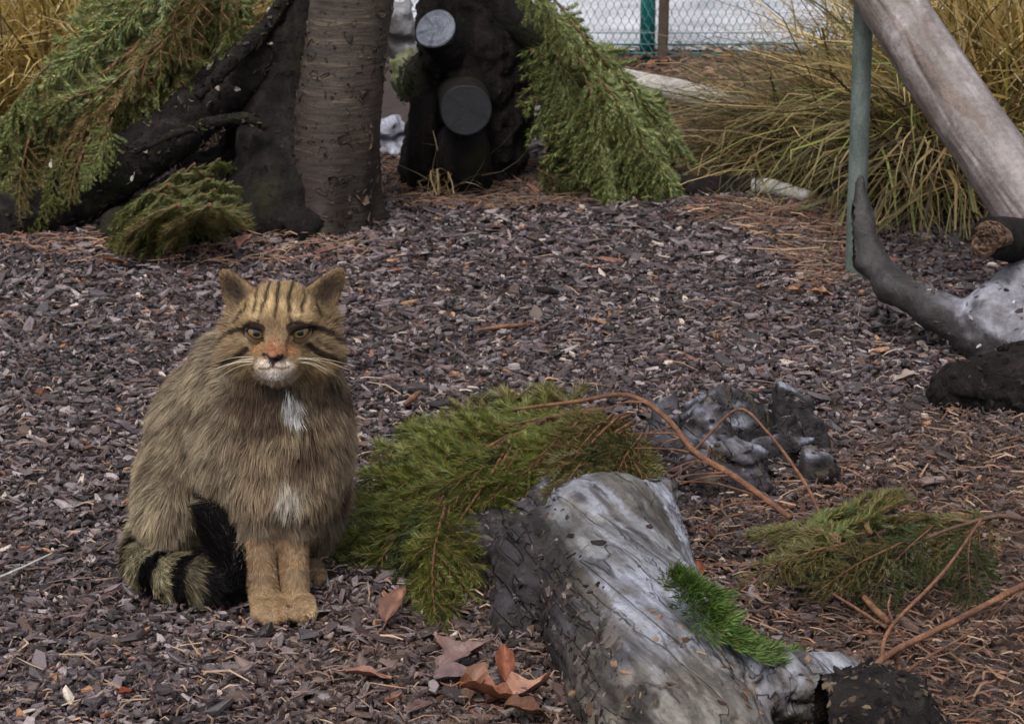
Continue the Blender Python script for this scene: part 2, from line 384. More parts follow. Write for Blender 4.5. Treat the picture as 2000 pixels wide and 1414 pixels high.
sheet('path', -30, 30, 6.62, 7.95, .006, M['path'], 'pale wet path running behind the wire fence')
sheet('lawn', -60, 60, 7.95, 60, .010, M['lawn'], 'green lawn beyond the pale path')

# ------------------------------------------------------------------ bark chips
def pal_pick(pal, n, lo=.7, hi=1.25, g=rng):
    p = lin(*np.array(pal).T).T; return p[g.integers(0, len(p), n)]*g.uniform(lo, hi, (n, 1))
def chip_proto(g, n):
    a = np.sort(g.uniform(0, 2*np.pi, n)+np.linspace(0, 2*np.pi, n, endpoint=False)*1.6) % (2*np.pi); a = np.sort(np.linspace(0, 2*np.pi, n, endpoint=False)+g.normal(0, .28, n))
    r = g.uniform(.65, 1.1, n)
    top = np.stack([np.cos(a)*r, np.sin(a)*r, g.normal(0, .10, n)], 1)
    bot = top*[1.06, 1.06, 1]-[0, 0, 1.]
    top[:, 2] += .5*(top[:, 0]**2)*g.normal(0, 1.3); bot[:, 2] = top[:, 2]-1
    V = np.vstack([top, bot]); j = np.arange(n)
    tri = np.array([[0, k, k+1] for k in range(1, n-1)])
    side = np.stack([j, j+n, (j+1) % n+n, (j+1) % n], 1)
    side = np.vstack([side[:, [0, 1, 2]], side[:, [0, 2, 3]]])
    return V, np.vstack([tri, side])
gch = np.random.default_rng(21)
PROT = [chip_proto(gch, int(n)) for n in gch.integers(5, 8, 26)]
def chip_colors(n, P):
    pal = lin(*np.array([(72, 60, 62), (50, 41, 43), (92, 80, 83), (80, 63, 63), (106, 94, 96), (60, 52, 56), (34, 27, 28), (76, 67, 71), (84, 65, 60), (130, 119, 119), (46, 36, 36), (64, 51, 50)]).T).T
    c = pal[gch.integers(0, len(pal), n)]*gch.uniform(.5, 1.12, (n, 1))*(1+.35*fbm(P*3.1, 3, 77))[:, None]
    u = gch.uniform(size=n)
    br = lit_of(P)[:, None]*.8; c = c*(1-br)+br*pal_pick([(76, 58, 48), (56, 42, 36), (40, 31, 27), (98, 78, 64)], n, g=gch)
    c[u < .008] = lin(150, 108, 78)*.9; c[(u > .018) & (u < .028)] = lin(164, 150, 138); c[(u > .032) & (u < .042)] = lin(104, 66, 50)
    return c
def lit_of(P):
    a = sst(.22, .5, P[:, 0]+.05*fbm(P*6, 2, 2))*sst(3.35, 2.75, P[:, 1]); q = P[:, 0]+.04*fbm(P*9, 2, 4)
    return np.maximum(a, .75*sst(-.30, -.2, q)*sst(.12, .05, q)*sst(2.62, 2.5, P[:, 1]+.06*fbm(P*8, 2, 6)))
def chip_params(P, big=1.0):
    n = len(P); L = np.clip(gch.lognormal(math.log(.0070), .46, n), .0024, .023)*big
    asp = gch.uniform(.14, .62, n); th = gch.uniform(.0015, .0045, n)
    return L, asp, th
def chip_mats(P, L, asp, th):
    n = len(P); yaw = gch.uniform(0, 2*np.pi, n); tx = gch.normal(0, .25, n); ty = gch.normal(0, .25, n)
    steep = gch.uniform(size=n) < .10; tx[steep] *= 2.8
    cy, sy = np.cos(yaw), np.sin(yaw)
    A = np.zeros((n, 3, 3))
    X = np.stack([cy, sy, np.sin(tx)], 1); X /= np.linalg.norm(X, axis=1)[:, None]
    Yv = np.stack([-sy, cy, np.sin(ty)], 1); Yv -= X*(X*Yv).sum(1)[:, None]; Yv /= np.linalg.norm(Yv, axis=1)[:, None]
    Zv = np.cross(X, Yv)
    A[:, :, 0] = X*L[:, None]; A[:, :, 1] = Yv*(L*asp)[:, None]; A[:, :, 2] = Zv*th[:, None]
    return A
# positions over the part of the ground that the photograph (and a step to the side) can see
N = 104000
py = gch.uniform(0, 1, N*2)
yy = 2.02+(py**1.15)*3.5; xx = gch.uniform(-1, 1, N*2)*(.20+.31*yy)
lit = sst(.22, .5, xx-.55*(yy-2.6)*0)*sst(3.35, 2.75, yy)             # litter takes over at the lower right
keep = gch.uniform(size=N*2) > lit*.78
keep &= ~((yy > 5.0) & (gch.uniform(size=N*2) < .5))
xx, yy = xx[keep][:N], yy[keep][:N]
PP = np.stack([xx, yy, ground_z(xx, yy)+gch.uniform(.001, .013, len(xx))], 1)
L_, A_, T_ = chip_params(PP)
far = sst(3.0, 5.0, yy); L_ = L_*(1+.25*far)
MT = chip_mats(PP, L_, A_, T_); CC = chip_colors(len(PP), PP)
scr = L_*np.sqrt(A_)/PP[:, 1]; inview = np.abs(PP[:, 0]) < .217*(PP[:, 1]*cp+.3)
order = np.argsort(-(scr*inview*(PP[:, 1] > 2.24)*(PP[:, 2]-ground_z(xx, yy) > .007))); single = order[:300]; rest = np.setdiff1d(np.arange(len(PP)), single)
pid = gch.integers(0, len(PROT), len(PP)); parts = []
for q, (V, F) in enumerate(PROT):
    s = rest[pid[rest] == q]
    W = np.einsum('nij,vj->nvi', MT[s], V)+PP[s][:, None]
    parts.append((W.reshape(-1, 3), [(F[None]+(np.arange(len(s))*len(V))[:, None, None]).reshape(-1, 3)], np.repeat(CC[s]*1.0, len(V), 0)))
V, F, C = join(parts)
tag(link('bark_mulch', mesh('bark_mulch', V, F, M['chip'], C), ground), kind='stuff')
chipmeshes = {}
for s in single:
    q = int(pid[s]); ci = int(gch.integers(0, 6)); key = (q, ci)
    if key not in chipmeshes:
        V, F = PROT[q]; chipmeshes[key] = mesh('bark_chip', V, F, M['chip'], np.broadcast_to(CC[s], (len(V), 3)))
    o = link('bark_chip', chipmeshes[key], ground)
    m4 = Matrix(MT[s].tolist()).to_4x4(); m4.translation = PP[s]+[0, 0, .003]; o.matrix_local = m4

# ------------------------------------------------------------------ loose litter: straw, twigs, needles, leaf crumbs
def strips(P, dirs, L, wd, col, bend=.25, lift=.004):
    n = len(P); t = np.array([0, .5, 1.]); dirs = dirs/np.linalg.norm(dirs, axis=1)[:, None]
    side = np.cross(dirs, np.array([0, 0, 1.])); side /= np.linalg.norm(side, axis=1)[:, None]+1e-9
    bz = rng.normal(0, bend, n)
    C = P[:, None]+dirs[:, None]*((t-.5)[None, :, None]*L[:, None, None])+side[:, None]*((t*(1-t)*2)[None, :, None]*(bz*L)[:, None, None])
    C[:, 1, 2] += lift*rng.uniform(0, 1, n)
    hw = (wd/2)[:, None, None]*np.array([.8, 1, .5])[None, :, None]
    A = C-side[:, None]*hw; B = C+side[:, None]*hw; T = C+np.array([0, 0, 1.])*hw*1.2
    V = np.stack([A, B, T], 2).reshape(n, 9, 3)
    f = []
    for s in (0, 3): f += [[s, s+3, s+5, s+2], [s+2, s+5, s+4, s+1], [s+1, s+4, s+3, s]]
    F = (np.array(f)[None]+(np.arange(n)*9)[:, None, None]).reshape(-1, 4)
    return V.reshape(-1, 3), [F], np.repeat(col, 9, 0)
def litter(name, label, poly, n, L, wd, pal, seed, lift=.012):
    g = np.random.default_rng(seed); pts = []
    poly = np.array(poly, float); lo, hi = poly.min(0), poly.max(0)
    while len(pts) < n:
        q = g.uniform(lo, hi); c = False; k = len(poly)-1
        for a in range(len(poly)):
            (x1, y1), (x2, y2) = poly[a], poly[k]
            if (y1 > q[1]) != (y2 > q[1]) and q[0] < (x2-x1)*(q[1]-y1)/(y2-y1)+x1: c = not c
            k = a
        if c: pts.append(GZ(q[0], q[1], .01))
    P = np.array(pts); P[:, 2] = ground_z(P[:, 0], P[:, 1])+g.uniform(.006, .006+lift, n)
    a = g.uniform(0, 2*np.pi, n); dr = np.stack([np.cos(a), np.sin(a), g.normal(0, .16, n)], 1)
    Ls = np.clip(g.lognormal(math.log(L), .5, n), L*.3, L*3)
    V, F, C = strips(P, dr, Ls, wd*g.uniform(.6, 1.5, n), pal_pick(pal, n, g=g))
    tag(obj(name, V, F, M['litter'], C, origin=np.zeros(3)), label, kind='stuff')
BROWN = [(92, 68, 54), (114, 88, 70), (70, 50, 42), (84, 58, 46), (134, 110, 90), (54, 41, 36), (100, 70, 54)]
litter('dry_litter', 'brown needles, straw and twig scraps littering the ground at the right',
       [(1250, 1010), (1560, 930), (1680, 860), (1850, 800), (2150, 780), (2200, 1480), (1550, 1480), (1330, 1180)], 5200, .018, .0022, BROWN+[(60, 46, 40), (84, 66, 56), (50, 40, 36)], 3)
litter('straw_litter', 'fallen tan grass straw by the foot of the green pole',
       [(1330, 400), (1640, 380), (1700, 520), (1600, 560), (1500, 470), (1350, 430)], 900, .045, .003, BROWN+[(70, 56, 48), (84, 68, 56)], 4)
litter('needle_litter', 'reddish needles and thin stalks on the mulch before the tree',
       [(0, 450), (420, 440), (720, 465), (720, 500), (500, 520), (150, 510), (0, 490)], 420, .032, .0028, [(110, 80, 66), (84, 60, 52), (134, 106, 84)], 5)
litter('soil_fibres', 'fine dark fibres and crumbs worked in between the bark chips',
       [(-80, 470), (2050, 420), (2050, 900), (1100, 1450), (-80, 1450)], 9000, .008, .0018, [(60, 48, 46), (40, 32, 31), (88, 72, 68), (110, 92, 84)], 9, .012)
litter('mulch_scraps', 'thin tan stalks and needles strewn over the bark mulch',
       [(-60, 480), (1600, 420), (1900, 720), (1500, 960), (1000, 1414), (0, 1414)], 1300, .018, .002, [(120, 96, 80), (96, 76, 70), (146, 124, 104)], 6, .014)
litter('fence_litter', 'brown leaf scraps and straw along the foot of the wire fence',
       [(1120, 105), (1680, 95), (1680, 330), (1320, 330), (1180, 200)], 3200, .03, .006, BROWN+[(70, 56, 46), (52, 42, 36)], 10, .03)
litter('shelter_litter', 'dark needles and scraps under the log shelter',
       [(740, 300), (1100, 300), (1280, 395), (900, 410), (740, 400)], 1400, .03, .0025, [(88, 66, 54), (66, 52, 44), (110, 84, 64)], 8)

# ------------------------------------------------------------------ logs and trunks
def rough_r(amp, scale, seed, o=4):
    return lambda P, t, d: 1+amp*fbm(P*scale, o, seed)
def log(name, P, r, mat, label, cat, n=60, k=28, amp=.10, scale=14, seed=0, group=None, cuts=(None, None), rfun=None, parent=None, nfl=0, grain=False):
    V, F, (C, T, U, W, rr) = tube(P, r, n, k, True, rfun or rough_r(amp, scale, seed))
    col = None
    if grain:
        ln_ = np.linalg.norm(np.diff(C, axis=0), axis=1).sum(); tt_, aa_ = np.meshgrid(np.linspace(0, ln_, n), np.linspace(0, 2*np.pi, k, endpoint=False), indexing='ij')
        Q = np.stack([np.cos(aa_)*4, np.sin(aa_)*4, tt_*7], -1).reshape(-1, 3); Q2 = Q*np.array([.35, .35, .7])
        gr = 1+.55*fbm(Q*np.array([2.2, 2.2, .5]), 4, seed); st = sst(.05, .35, fbm(Q2, 4, seed+3))
        cc = gr[:, None]*mix(np.ones(3)[None], np.array([.60, .49, .42])[None], st[:, None]); cc *= (1-.6*sst(.32, .5, fbm(Q*np.array([3, 3, .25]), 3, seed+5)))[:, None]
        col = np.vstack([cc, np.ones((2, 3))*.5])
    o = obj(name, V, F, mat, col, smooth=True, parent=parent, origin=None if parent else np.array([C[0][0], C[0][1], V[:, 2].min()]))
    if label: tag(o, label, cat, group)
    if nfl: flakes(o, V, F, nfl, .0055, DARKF+[(84, 76, 70), (60, 62, 34)], seed+300)
    for e, m, s in ((0, cuts[0], -1), (-1, cuts[1], 1)):
        if m:
            Vc, Fc, Cc = disc(C[e]+s*T[e]*.004, s*T[e], rr[e]*.985, seed=seed+e, jit=.16 if m is M['cut_brown'] else .02, bulge=.010 if m is M['cut_brown'] else 0, rag=.0035 if m is M['cut_brown'] else .00012)
            obj('cut_face', Vc, Fc, m, Cc, True, parent=o)
    return o
M['flake'] = m_vcol('bark_flake', .9, .08, .3, 150)
def flakes(o, V, F, n, size, pal, seed, mask=None, name='bark_flakes', lift=.25):
    """loose bark plates and crumbs clinging to a log: real little plates set on its surface"""
    g = np.random.default_rng(seed); F = F if isinstance(F, np.ndarray) else [f for f in F if f.shape[1] == 4][0]
    c = V[F].mean(1); N = np.cross(V[F[:, 2]]-V[F[:, 0]], V[F[:, 3]]-V[F[:, 1]]); A = np.linalg.norm(N, axis=1); N /= A[:, None]+1e-12
    wt = A*(mask(c, N) if mask else 1); k = g.choice(len(F), n, p=wt/wt.sum())
    w4 = g.dirichlet([1, 1, 1, 1], n); P = (V[F[k]]*w4[..., None]).sum(1); Nn = N[k]+g.normal(0, lift, (n, 3)); Nn /= np.linalg.norm(Nn, axis=1)[:, None]
    u = g.normal(size=(n, 3)); u -= Nn*(u*Nn).sum(1)[:, None]; u /= np.linalg.norm(u, axis=1)[:, None]; v = np.cross(Nn, u)
    L = size*np.clip(g.lognormal(0, .45, n), .35, 2.6); asp = g.uniform(.25, .8, n); C = pal_pick(pal, n, .6, 1.3, g); pid = g.integers(0, len(PROT), n); ps = []
    for q, (pv, pf) in enumerate(PROT):
        s = np.where(pid == q)[0]
        if not len(s): continue
        W = P[s][:, None]+u[s][:, None]*(pv[None, :, :1]*L[s][:, None, None])+v[s][:, None]*(pv[None, :, 1:2]*(L*asp)[s][:, None, None])+Nn[s][:, None]*((pv[None, :, 2:]+.5)*(L*.22)[s][:, None, None])
        ps.append((W.reshape(-1, 3), [(pf[None]+(np.arange(len(s))*len(pv))[:, None, None]).reshape(-1, 3)], np.repeat(C[s], len(pv), 0)))
    V2, F2, C2 = join(ps); e = obj(name, V2, F2, M['flake'], C2, parent=o); tag(e, kind='stuff'); return e
DARKF = [(20, 17, 17), (32, 27, 26), (44, 38, 36), (26, 24, 26), (58, 50, 46)]
# standing tree with ringed bark
def tree_r(P, t, d):
    ang = np.arctan2(d[..., 1], d[..., 0]); z = P[..., 2]
    flare = np.exp(-np.maximum(z, 0)/.10)
    return 1+flare*(.22+.20*np.sin(ang*3+.4)+.10*np.sin(ang*7))+.05*fbm(P*np.array([9, 9, 9.]), 4, 11)+.012*fbm(P*np.array([14, 14, 110.]), 3, 3)
tb = GZ(632, 440, 0)
top = D(688, 0, 4.52); dirv = (top-tb)/np.linalg.norm(top-tb)
V, F, _ = tube([tb-[0, 0, .03], tb+dirv*.12, tb+dirv*.4, tb+dirv*.9+[.01, 0, 0], tb+dirv*1.9], [.092, .084, .078, .078, .072], 240, 72, True, tree_r)
tree = empty('tree', tb); tag(tree, 'standing tree with brown horizontally ringed bark, behind the cat', 'tree')
base_dark = sst(.34, .10, V[:, 2]+.10*fbm(V*7, 4, 5)+.5*(V[:, 0]-tb[0]))  # bark colour goes darker towards the base and the left side
obj('trunk', V, F, M['trunk'], mix(np.ones(3)[None]*.8, np.array([.36, .30, .30])[None], base_dark[:, None]), smooth=True, parent=tree)
flakes(tree, V, F, 900, .006, [(60, 50, 44), (84, 72, 62), (40, 34, 30)], 14, lambda c, n: sst(.7, .05, c[:, 2])*(c[:, 2] > -.01)*(c[:, 2] < .9), lift=.15)
# black wet root stump left of the tree, with mass added to darken the gap
f = Field((-.92, 4.1, -.05), (-.25, 5.0, .75), .008)
a0 = GZ(545, 440, 0)+[0, .02, .05]
f.cone(a0, D(560, 180, 4.62), .115, .075, .03); f.cone(D(560, 180, 4.62), D(598, -40, 4.66), .075, .05, .03)
f.cone(D(500, 380, 4.66), D(540, 150, 4.74), .085, .06, .05); f.cone(D(455, 400, 4.62), D(520, 260, 4.72), .05, .06, .04)
f.cone(D(430, 340, 4.72), GZ(330, 440, .02), .075, .045, .05); f.cone(GZ(400, 440, .03), GZ(220, 455, .01), .055, .04, .05)  # added mass that fills the gap under the log so it reads dark
f.cone(a0+[.03, 0, 0], GZ(450, 425, .03), .08, .035, .04); f.cone(a0, GZ(590, 446, .02), .06, .03, .03)
f.noise(.032, 10, 4, 3); f.cracks(.014, 12, .09, 5, (.2, 0, 1), .3); f.noise(.010, 55, 3, 4)
V, F = f.mesh(); o = tag(obj('tree_stump', V, F, M['dark_bark'], smooth=True), 'black wet root stump leaning beside the ringed tree', 'stump'); flakes(o, V, F, 700, .005, DARKF[:4], 15, lift=.12)
# leaning dark log on the left
lp = [D(-120, 470, 4.36), D(40, 425, 4.42), D(230, 330, 4.5), D(400, 205, 4.56), D(555, 70, 4.62)]
log('fallen_log', lp, [.06, .064, .062, .055, .045], M['leaning'], 'dark mossy log leaning up against the stump under the spruce boughs', 'log', 140, 44, .26, 14, 4, nfl=1400)
log('bare_branch', [D(385, 190, 4.45), D(450, 125, 4.5), D(530, 40, 4.58), D(570, -30, 4.6)], [.009, .014, .015, .012], M['leaning'],
    'thin dark bare branch on top of the dark leaning log', 'branch', 60, 20, .30, 22, 6, nfl=160)
log('thin_branch', [D(260, 300, 4.44), D(360, 255, 4.42), D(470, 232, 4.42), D(520, 250, 4.44)], [.004, .009, .011, .008], M['leaning'],
    'thin dark broken branch across the leaning log', 'branch', 60, 14, .4, 34, 8, nfl=120)

# shelter of dark logs in the middle
fs = Field((-.45, 4.5, -.05), (.35, 5.2, .75), .008)
fs.cone(D(930, 330, 4.92), D(935, 60, 4.92), .085, .12, .05); fs.cone(D(935, 60, 4.92), D(900, -60, 4.95), .12, .09, .04)
fs.cone(D(1010, 150, 4.90), D(975, 300, 4.88), .045, .040, .04)
fs.cone(D(850, 160, 4.95), D(838, 330, 4.88), .060, .05, .04)
fs.cone(D(990, 40, 4.90), D(1030, 150, 4.88), .06, .030, .03)
fs.noise(.034, 9, 4, 8); fs.cracks(.014, 12, .09, 5, (0, 0, 1), .3); fs.noise(.010, 55, 3, 4)
V, F = fs.mesh(); o = tag(obj('tree_stump', V, F, M['dark_bark'], smooth=True), 'big black hollow stump standing on leg-like roots behind the round log end', 'stump'); flakes(o, V, F, 700, .005, DARKF[:4]+[(40, 44, 24)], 16, lift=.12)
log('short_log', [D(910, 215, 4.62), D(905, 190, 4.85), D(900, 165, 5.05)], [.0515, .053, .052], M['dark_bark'],
    'short dark log pointing forward with a round slate grey sawn end', 'log', 40, 32, .04, 16, 9, cuts=(M['cut_dark'], None))
log('upright_log', [GZ(905, 372, -.01), D(905, 300, 4.74), D(903, 262, 4.76)], [.062, .056, .05], M['dark_bark'],
    'black upright log propping the short log with the round end', 'log', 30, 28, .10, 14, 10)
log('upright_log', [GZ(826, 375, -.01), D(824, 280, 4.78), D(830, 190, 4.8)], [.034, .03, .03], M['dark_bark'],
    'slim black upright log at the left side of the shelter', 'log', 30, 22, .12, 14, 12)
log('upright_log', [GZ(1082, 300, -.01), D(1078, 250, 5.0), D(1070, 170, 5.0)], [.017, .016, .015], M['dark_bark'],
    'thin black post at the right side of the light gap', 'post', 24, 16, .1, 14, 13)
log('leaning_log', [D(850, -60, 4.9), D(940, -5, 4.86), D(1030, 60, 4.84), D(1075, 110, 4.86)], [.045, .042, .036, .03], M['dark_bark'],
    'dark roof log slanting under the spruce boughs of the shelter', 'log', 50, 24, .12, 14, 14)
pl = D(851, 58, 4.76); nv = np.array([-.34, -.74, .58]); nv /= np.linalg.norm(nv)
log('cut_branch', [pl, pl-nv*.10, pl-nv*.25], [.043, .044, .042], M['leaning'],
    'sawn branch with a pale grey cut face high on the shelter', 'branch', 24, 26, .05, 14, 15, cuts=(M['cut_pale'], None))
log('fallen_log', [D(1180, 150, 5.75), D(1270, 165, 5.7), D(1350, 185, 5.62), D(1460, 215, 5.5)], [.03, .026, .03, .03], M['back_wood'],
    'bleached pale log lying in front of the wire fence', 'log', 60, 22, .14, 16, 16)
log('fallen_log', [GZ(1312, 364, .022), GZ(1400, 366, .02), GZ(1470, 362, .02)], [.022, .023, .02], M['leaning'],
    'short brown log end lying at the foot of the shelter boughs', 'log', 30, 20, .08, 20, 17, cuts=(M['cut_brown'], None))
log('split_branch', [GZ(1425, 358, .02), GZ(1500, 366, .022), GZ(1580, 385, .02)], [.010, .017, .012], M['back_wood'],
    'pale split branch lying in the straw left of the pole', 'branch', 30, 14, .2, 30, 18)

# metal pole, leaning debarked log, curved dead branch, stump at the right edge
pb = GZ(1668, 566, -.02)
log('metal_pole', [pb, pb+[-.004, 0, .5], pb+[-.008, .0, 1.0], pb+[-.015, 0, 1.9]], [.0172]*4, M['pole'],
    'weathered grey green metal pole standing behind the curved dead branch', 'pole', 40, 24, .012, 60, 19)
log('leaning_log', [D(1660, -110, 4.08), D(1735, 0, 4.0), D(1872, 206, 3.86), D(1962, 335, 3.76), D(2120, 560, 3.6)], [.053, .0535, .055, .057, .060], M['pale_wood'],
    'big smooth barkless grey log leaning in from the right', 'log', 200, 120, 0, 9, 20, grain=True,
    rfun=lambda P, t, d: 1+.045*fbm(P*9, 4, 20)-.05*np.exp(-((np.arctan2(d[..., 2], d[..., 0])-.75-.25*fbm(P*4, 2, 5))/.045)**2)-.03*np.exp(-((np.arctan2(d[..., 2], -d[..., 1])-.35-.3*fbm(P*5, 2, 8))/.04)**2))
fr = Field((.55, 3.0, -.05), (1.25, 4.1, .55), .006)
cb = [D(1681, 352, 3.74), D(1682, 420, 3.72), D(1697, 500, 3.69), D(1745, 562, 3.63), D(1830, 612, 3.56), D(1940, 655, 3.5), D(2060, 720, 3.42), D(2160, 790, 3.4)]
fr.chain(cb, [.011, .018, .022, .024, .030, .050, .068, .07], .02)
fr.cone(D(1955, 600, 3.52), D(2080, 520, 3.6), .045, .06, .03)
fr.noise(.006, 18, 3, 21)
fr.noise(.004, 70, 3, 25); V, F = fr.mesh(); Nn = vnormals(V, F)
u = np.array([(p-[0, 0, CAM_H])@np.array([1, 0, 0]) for p in V])
tmask = sst(.15, .7, Nn[:, 2]+.35*fbm(V*22, 4, 4))*sst(.63, .70, V[:, 0])  # upward faces take the pale colour, underside and horn stay dark
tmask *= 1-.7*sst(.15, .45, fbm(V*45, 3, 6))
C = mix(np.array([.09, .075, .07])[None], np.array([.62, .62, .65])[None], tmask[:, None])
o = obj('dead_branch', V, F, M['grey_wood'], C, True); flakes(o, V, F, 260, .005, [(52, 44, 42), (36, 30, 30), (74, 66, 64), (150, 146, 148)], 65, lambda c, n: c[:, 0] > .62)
tag(o, 'curved dead branch rising to a dark horn with paler silvery top', 'branch')
log('short_stub', [D(1932, 462, 3.50), D(1985, 470, 3.58), D(2060, 480, 3.66)], [.031, .036, .04], M['dark_bark'],
    'knotty branch stub with a rough brown broken end at the right edge', 'branch', 30, 24, .10, 20, 22, cuts=(M['cut_brown'], None))
fq = Field((.58, 3.05, -.06), (1.3, 3.8, .25), .007)
fq.cone(GZ(1870, 755, .045), GZ(2150, 760, .05), .046, .06, .03); fq.cone(GZ(1900, 745, .05), GZ(2100, 700, .05), .036, .045, .03)
fq.noise(.022, 14, 4, 23); fq.cracks(.010, 16, .09, 5, (1, 0, 0), .4); fq.noise(.010, 60, 3, 24)
V, F = fq.mesh(); o = tag(obj('tree_stump', V, F, M['dark_bark'], smooth=True), 'black rotten stump under the curved dead branch', 'stump'); flakes(o, V, F, 700, .0045, DARKF[:4], 17, lift=.15)

# foreground silver log
ff = Field((-.16, 1.85, -.06), (.52, 3.05, .24), .0042); FAX = np.array([.36, -.93, 0])
ff.chain([GZ(1125, 1000, .022), GZ(1180, 1105, .030), GZ(1245, 1250, .032), GZ(1350, 1480, .030)], [.074, .096, .094, .088], .03)
ff.cone(GZ(1100, 1030, .03), GZ(925, 1090, .030), .064, .050, .03)
ff.cone(GZ(1060, 1100, .045), GZ(1000, 1240, .005), .06, .03, .03)
ff.cone(GZ(1230, 1010, .08), GZ(1300, 955, .075), .040, .022, .03)
ff.chain([GZ(1330, 1370, .04), GZ(1480, 1350, .045), GZ(1620, 1345, .045), GZ(1760, 1420, .03)], [.06, .045, .036, .03], .03)
ff.noise(.012, 10, 4, 31); ff.noise(.0045, 50, 4, 33, FAX, .14); ff.cracks(.006, 16, .06, 36, FAX, .15); ff.cracks(.003, 38, .07, 37, FAX, .12); ff.noise(.0025, 95, 3, 35)
V, F = ff.mesh(); Nn = vnormals(V, F)
axx = np.interp(V[:, 1], [GZ(1350, 1480, .05)[1], GZ(1265, 1250, .062)[1], GZ(1190, 1090, .072)[1], GZ(1125, 975, .075)[1]],
                [GZ(1350, 1480, .05)[0], GZ(1265, 1250, .062)[0], GZ(1190, 1090, .072)[0], GZ(1125, 975, .075)[0]])
off = V[:, 0]-axx
VA = V-FAX[None]*(V@FAX)[:, None]*.75
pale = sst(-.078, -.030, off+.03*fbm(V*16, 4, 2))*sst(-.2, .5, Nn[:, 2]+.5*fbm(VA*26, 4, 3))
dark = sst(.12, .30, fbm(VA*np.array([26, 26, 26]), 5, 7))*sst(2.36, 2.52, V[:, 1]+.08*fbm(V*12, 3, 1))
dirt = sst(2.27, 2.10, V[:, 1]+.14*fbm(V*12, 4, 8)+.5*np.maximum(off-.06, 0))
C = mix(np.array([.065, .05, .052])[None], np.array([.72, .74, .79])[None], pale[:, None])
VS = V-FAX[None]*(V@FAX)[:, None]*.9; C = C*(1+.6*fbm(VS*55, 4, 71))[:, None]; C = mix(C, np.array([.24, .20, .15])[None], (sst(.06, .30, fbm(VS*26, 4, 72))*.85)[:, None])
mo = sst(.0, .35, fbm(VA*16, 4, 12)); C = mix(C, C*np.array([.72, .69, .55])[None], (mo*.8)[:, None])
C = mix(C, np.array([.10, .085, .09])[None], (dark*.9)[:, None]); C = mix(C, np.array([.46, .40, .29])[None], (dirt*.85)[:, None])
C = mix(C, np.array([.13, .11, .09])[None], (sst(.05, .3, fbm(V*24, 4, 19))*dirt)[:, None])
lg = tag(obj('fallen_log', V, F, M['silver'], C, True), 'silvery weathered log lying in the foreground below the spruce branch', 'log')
def offm(c): return c[:, 0]-np.interp(c[:, 1], [GZ(1350, 1480, .05)[1], GZ(1265, 1250, .062)[1], GZ(1190, 1090, .072)[1], GZ(1125, 975, .075)[1]], [GZ(1350, 1480, .05)[0], GZ(1265, 1250, .062)[0], GZ(1190, 1090, .072)[0], GZ(1125, 975, .075)[0]])
flakes(lg, V, F, 800, .0038, [(40, 34, 36), (56, 48, 48), (50, 40, 36), (34, 28, 28), (90, 80, 76)], 61, lambda c, n: (.02+sst(-.03, -.07, offm(c)))*(c[:, 2] > .004), lift=.12)
flakes(lg, V, F, 90, .0045, [(110, 88, 70), (88, 68, 54), (66, 50, 40), (134, 112, 92)], 62, lambda c, n: sst(2.35, 2.15, c[:, 1])*(n[:, 2] > .2), 'leaf_crumbs')
fd = Field((.3, 1.9, -.08), (.75, 2.4, .2), .006)
fd.ell(GZ(1690, 1470, .03), (.085, .08, .088), .02); fd.noise(.012, 22, 4, 41)
fd.noise(.006, 70, 3, 42); V, F = fd.mesh(); o = tag(obj('tree_stump', V, F, M['leaning'], smooth=True), 'dark domed stump with rough wet bark at the bottom edge', 'stump'); flakes(o, V, F, 900, .004, DARKF+[(84, 72, 60)], 63)
# broken grey stump pieces behind the branch
fk = Field((.1, 2.75, -.06), (.62, 3.75, .2), .0065)
fk.ell(GZ(1370, 840, .02), (.074, .10, .074), .02); fk.ell(GZ(1500, 865, .025), (.100, .12, .074), .02); fk.ell(GZ(1440, 860, .02), (.07, .09, .05), .02); fk.ell(GZ(1560, 890, .03), (.06, .07, .05), .02)
fk.ell(GZ(1430, 930, .02), (.07, .06, .05), .02)
gk = np.random.default_rng(88)
for cc_, rr_ in ((GZ(1370, 835, .02), .06), (GZ(1500, 855, .025), .075), (GZ(1560, 890, .03), .055), (GZ(1430, 930, .02), .055)):
    for q in range(4):
        nn_ = gk.normal(size=3); nn_[2] = abs(nn_[2])*.8; nn_ /= np.linalg.norm(nn_); fk.cut(cc_, nn_, rr_*gk.uniform(.95, 1.2)*(.85 if nn_[2] > .7 else 1), rr_*1.5)
fk.noise(.018, 14, 4, 51); fk.cracks(.020, 11, .10, 54, (1, .3, 0), .5); fk.noise(.010, 55, 3, 53, (1, .3, 0), .3); fk.noise(.004, 110, 3, 57)
V, F = fk.mesh(); Nn = vnormals(V, F)
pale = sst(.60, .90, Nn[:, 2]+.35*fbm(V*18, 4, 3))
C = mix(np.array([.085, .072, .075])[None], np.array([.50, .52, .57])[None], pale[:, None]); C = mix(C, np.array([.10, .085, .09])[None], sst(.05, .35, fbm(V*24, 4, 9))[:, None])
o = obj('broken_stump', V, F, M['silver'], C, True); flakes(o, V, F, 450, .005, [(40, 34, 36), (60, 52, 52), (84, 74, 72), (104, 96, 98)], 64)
tag(o, 'low broken grey stump half buried in mulch behind the orange branch', 'stump')

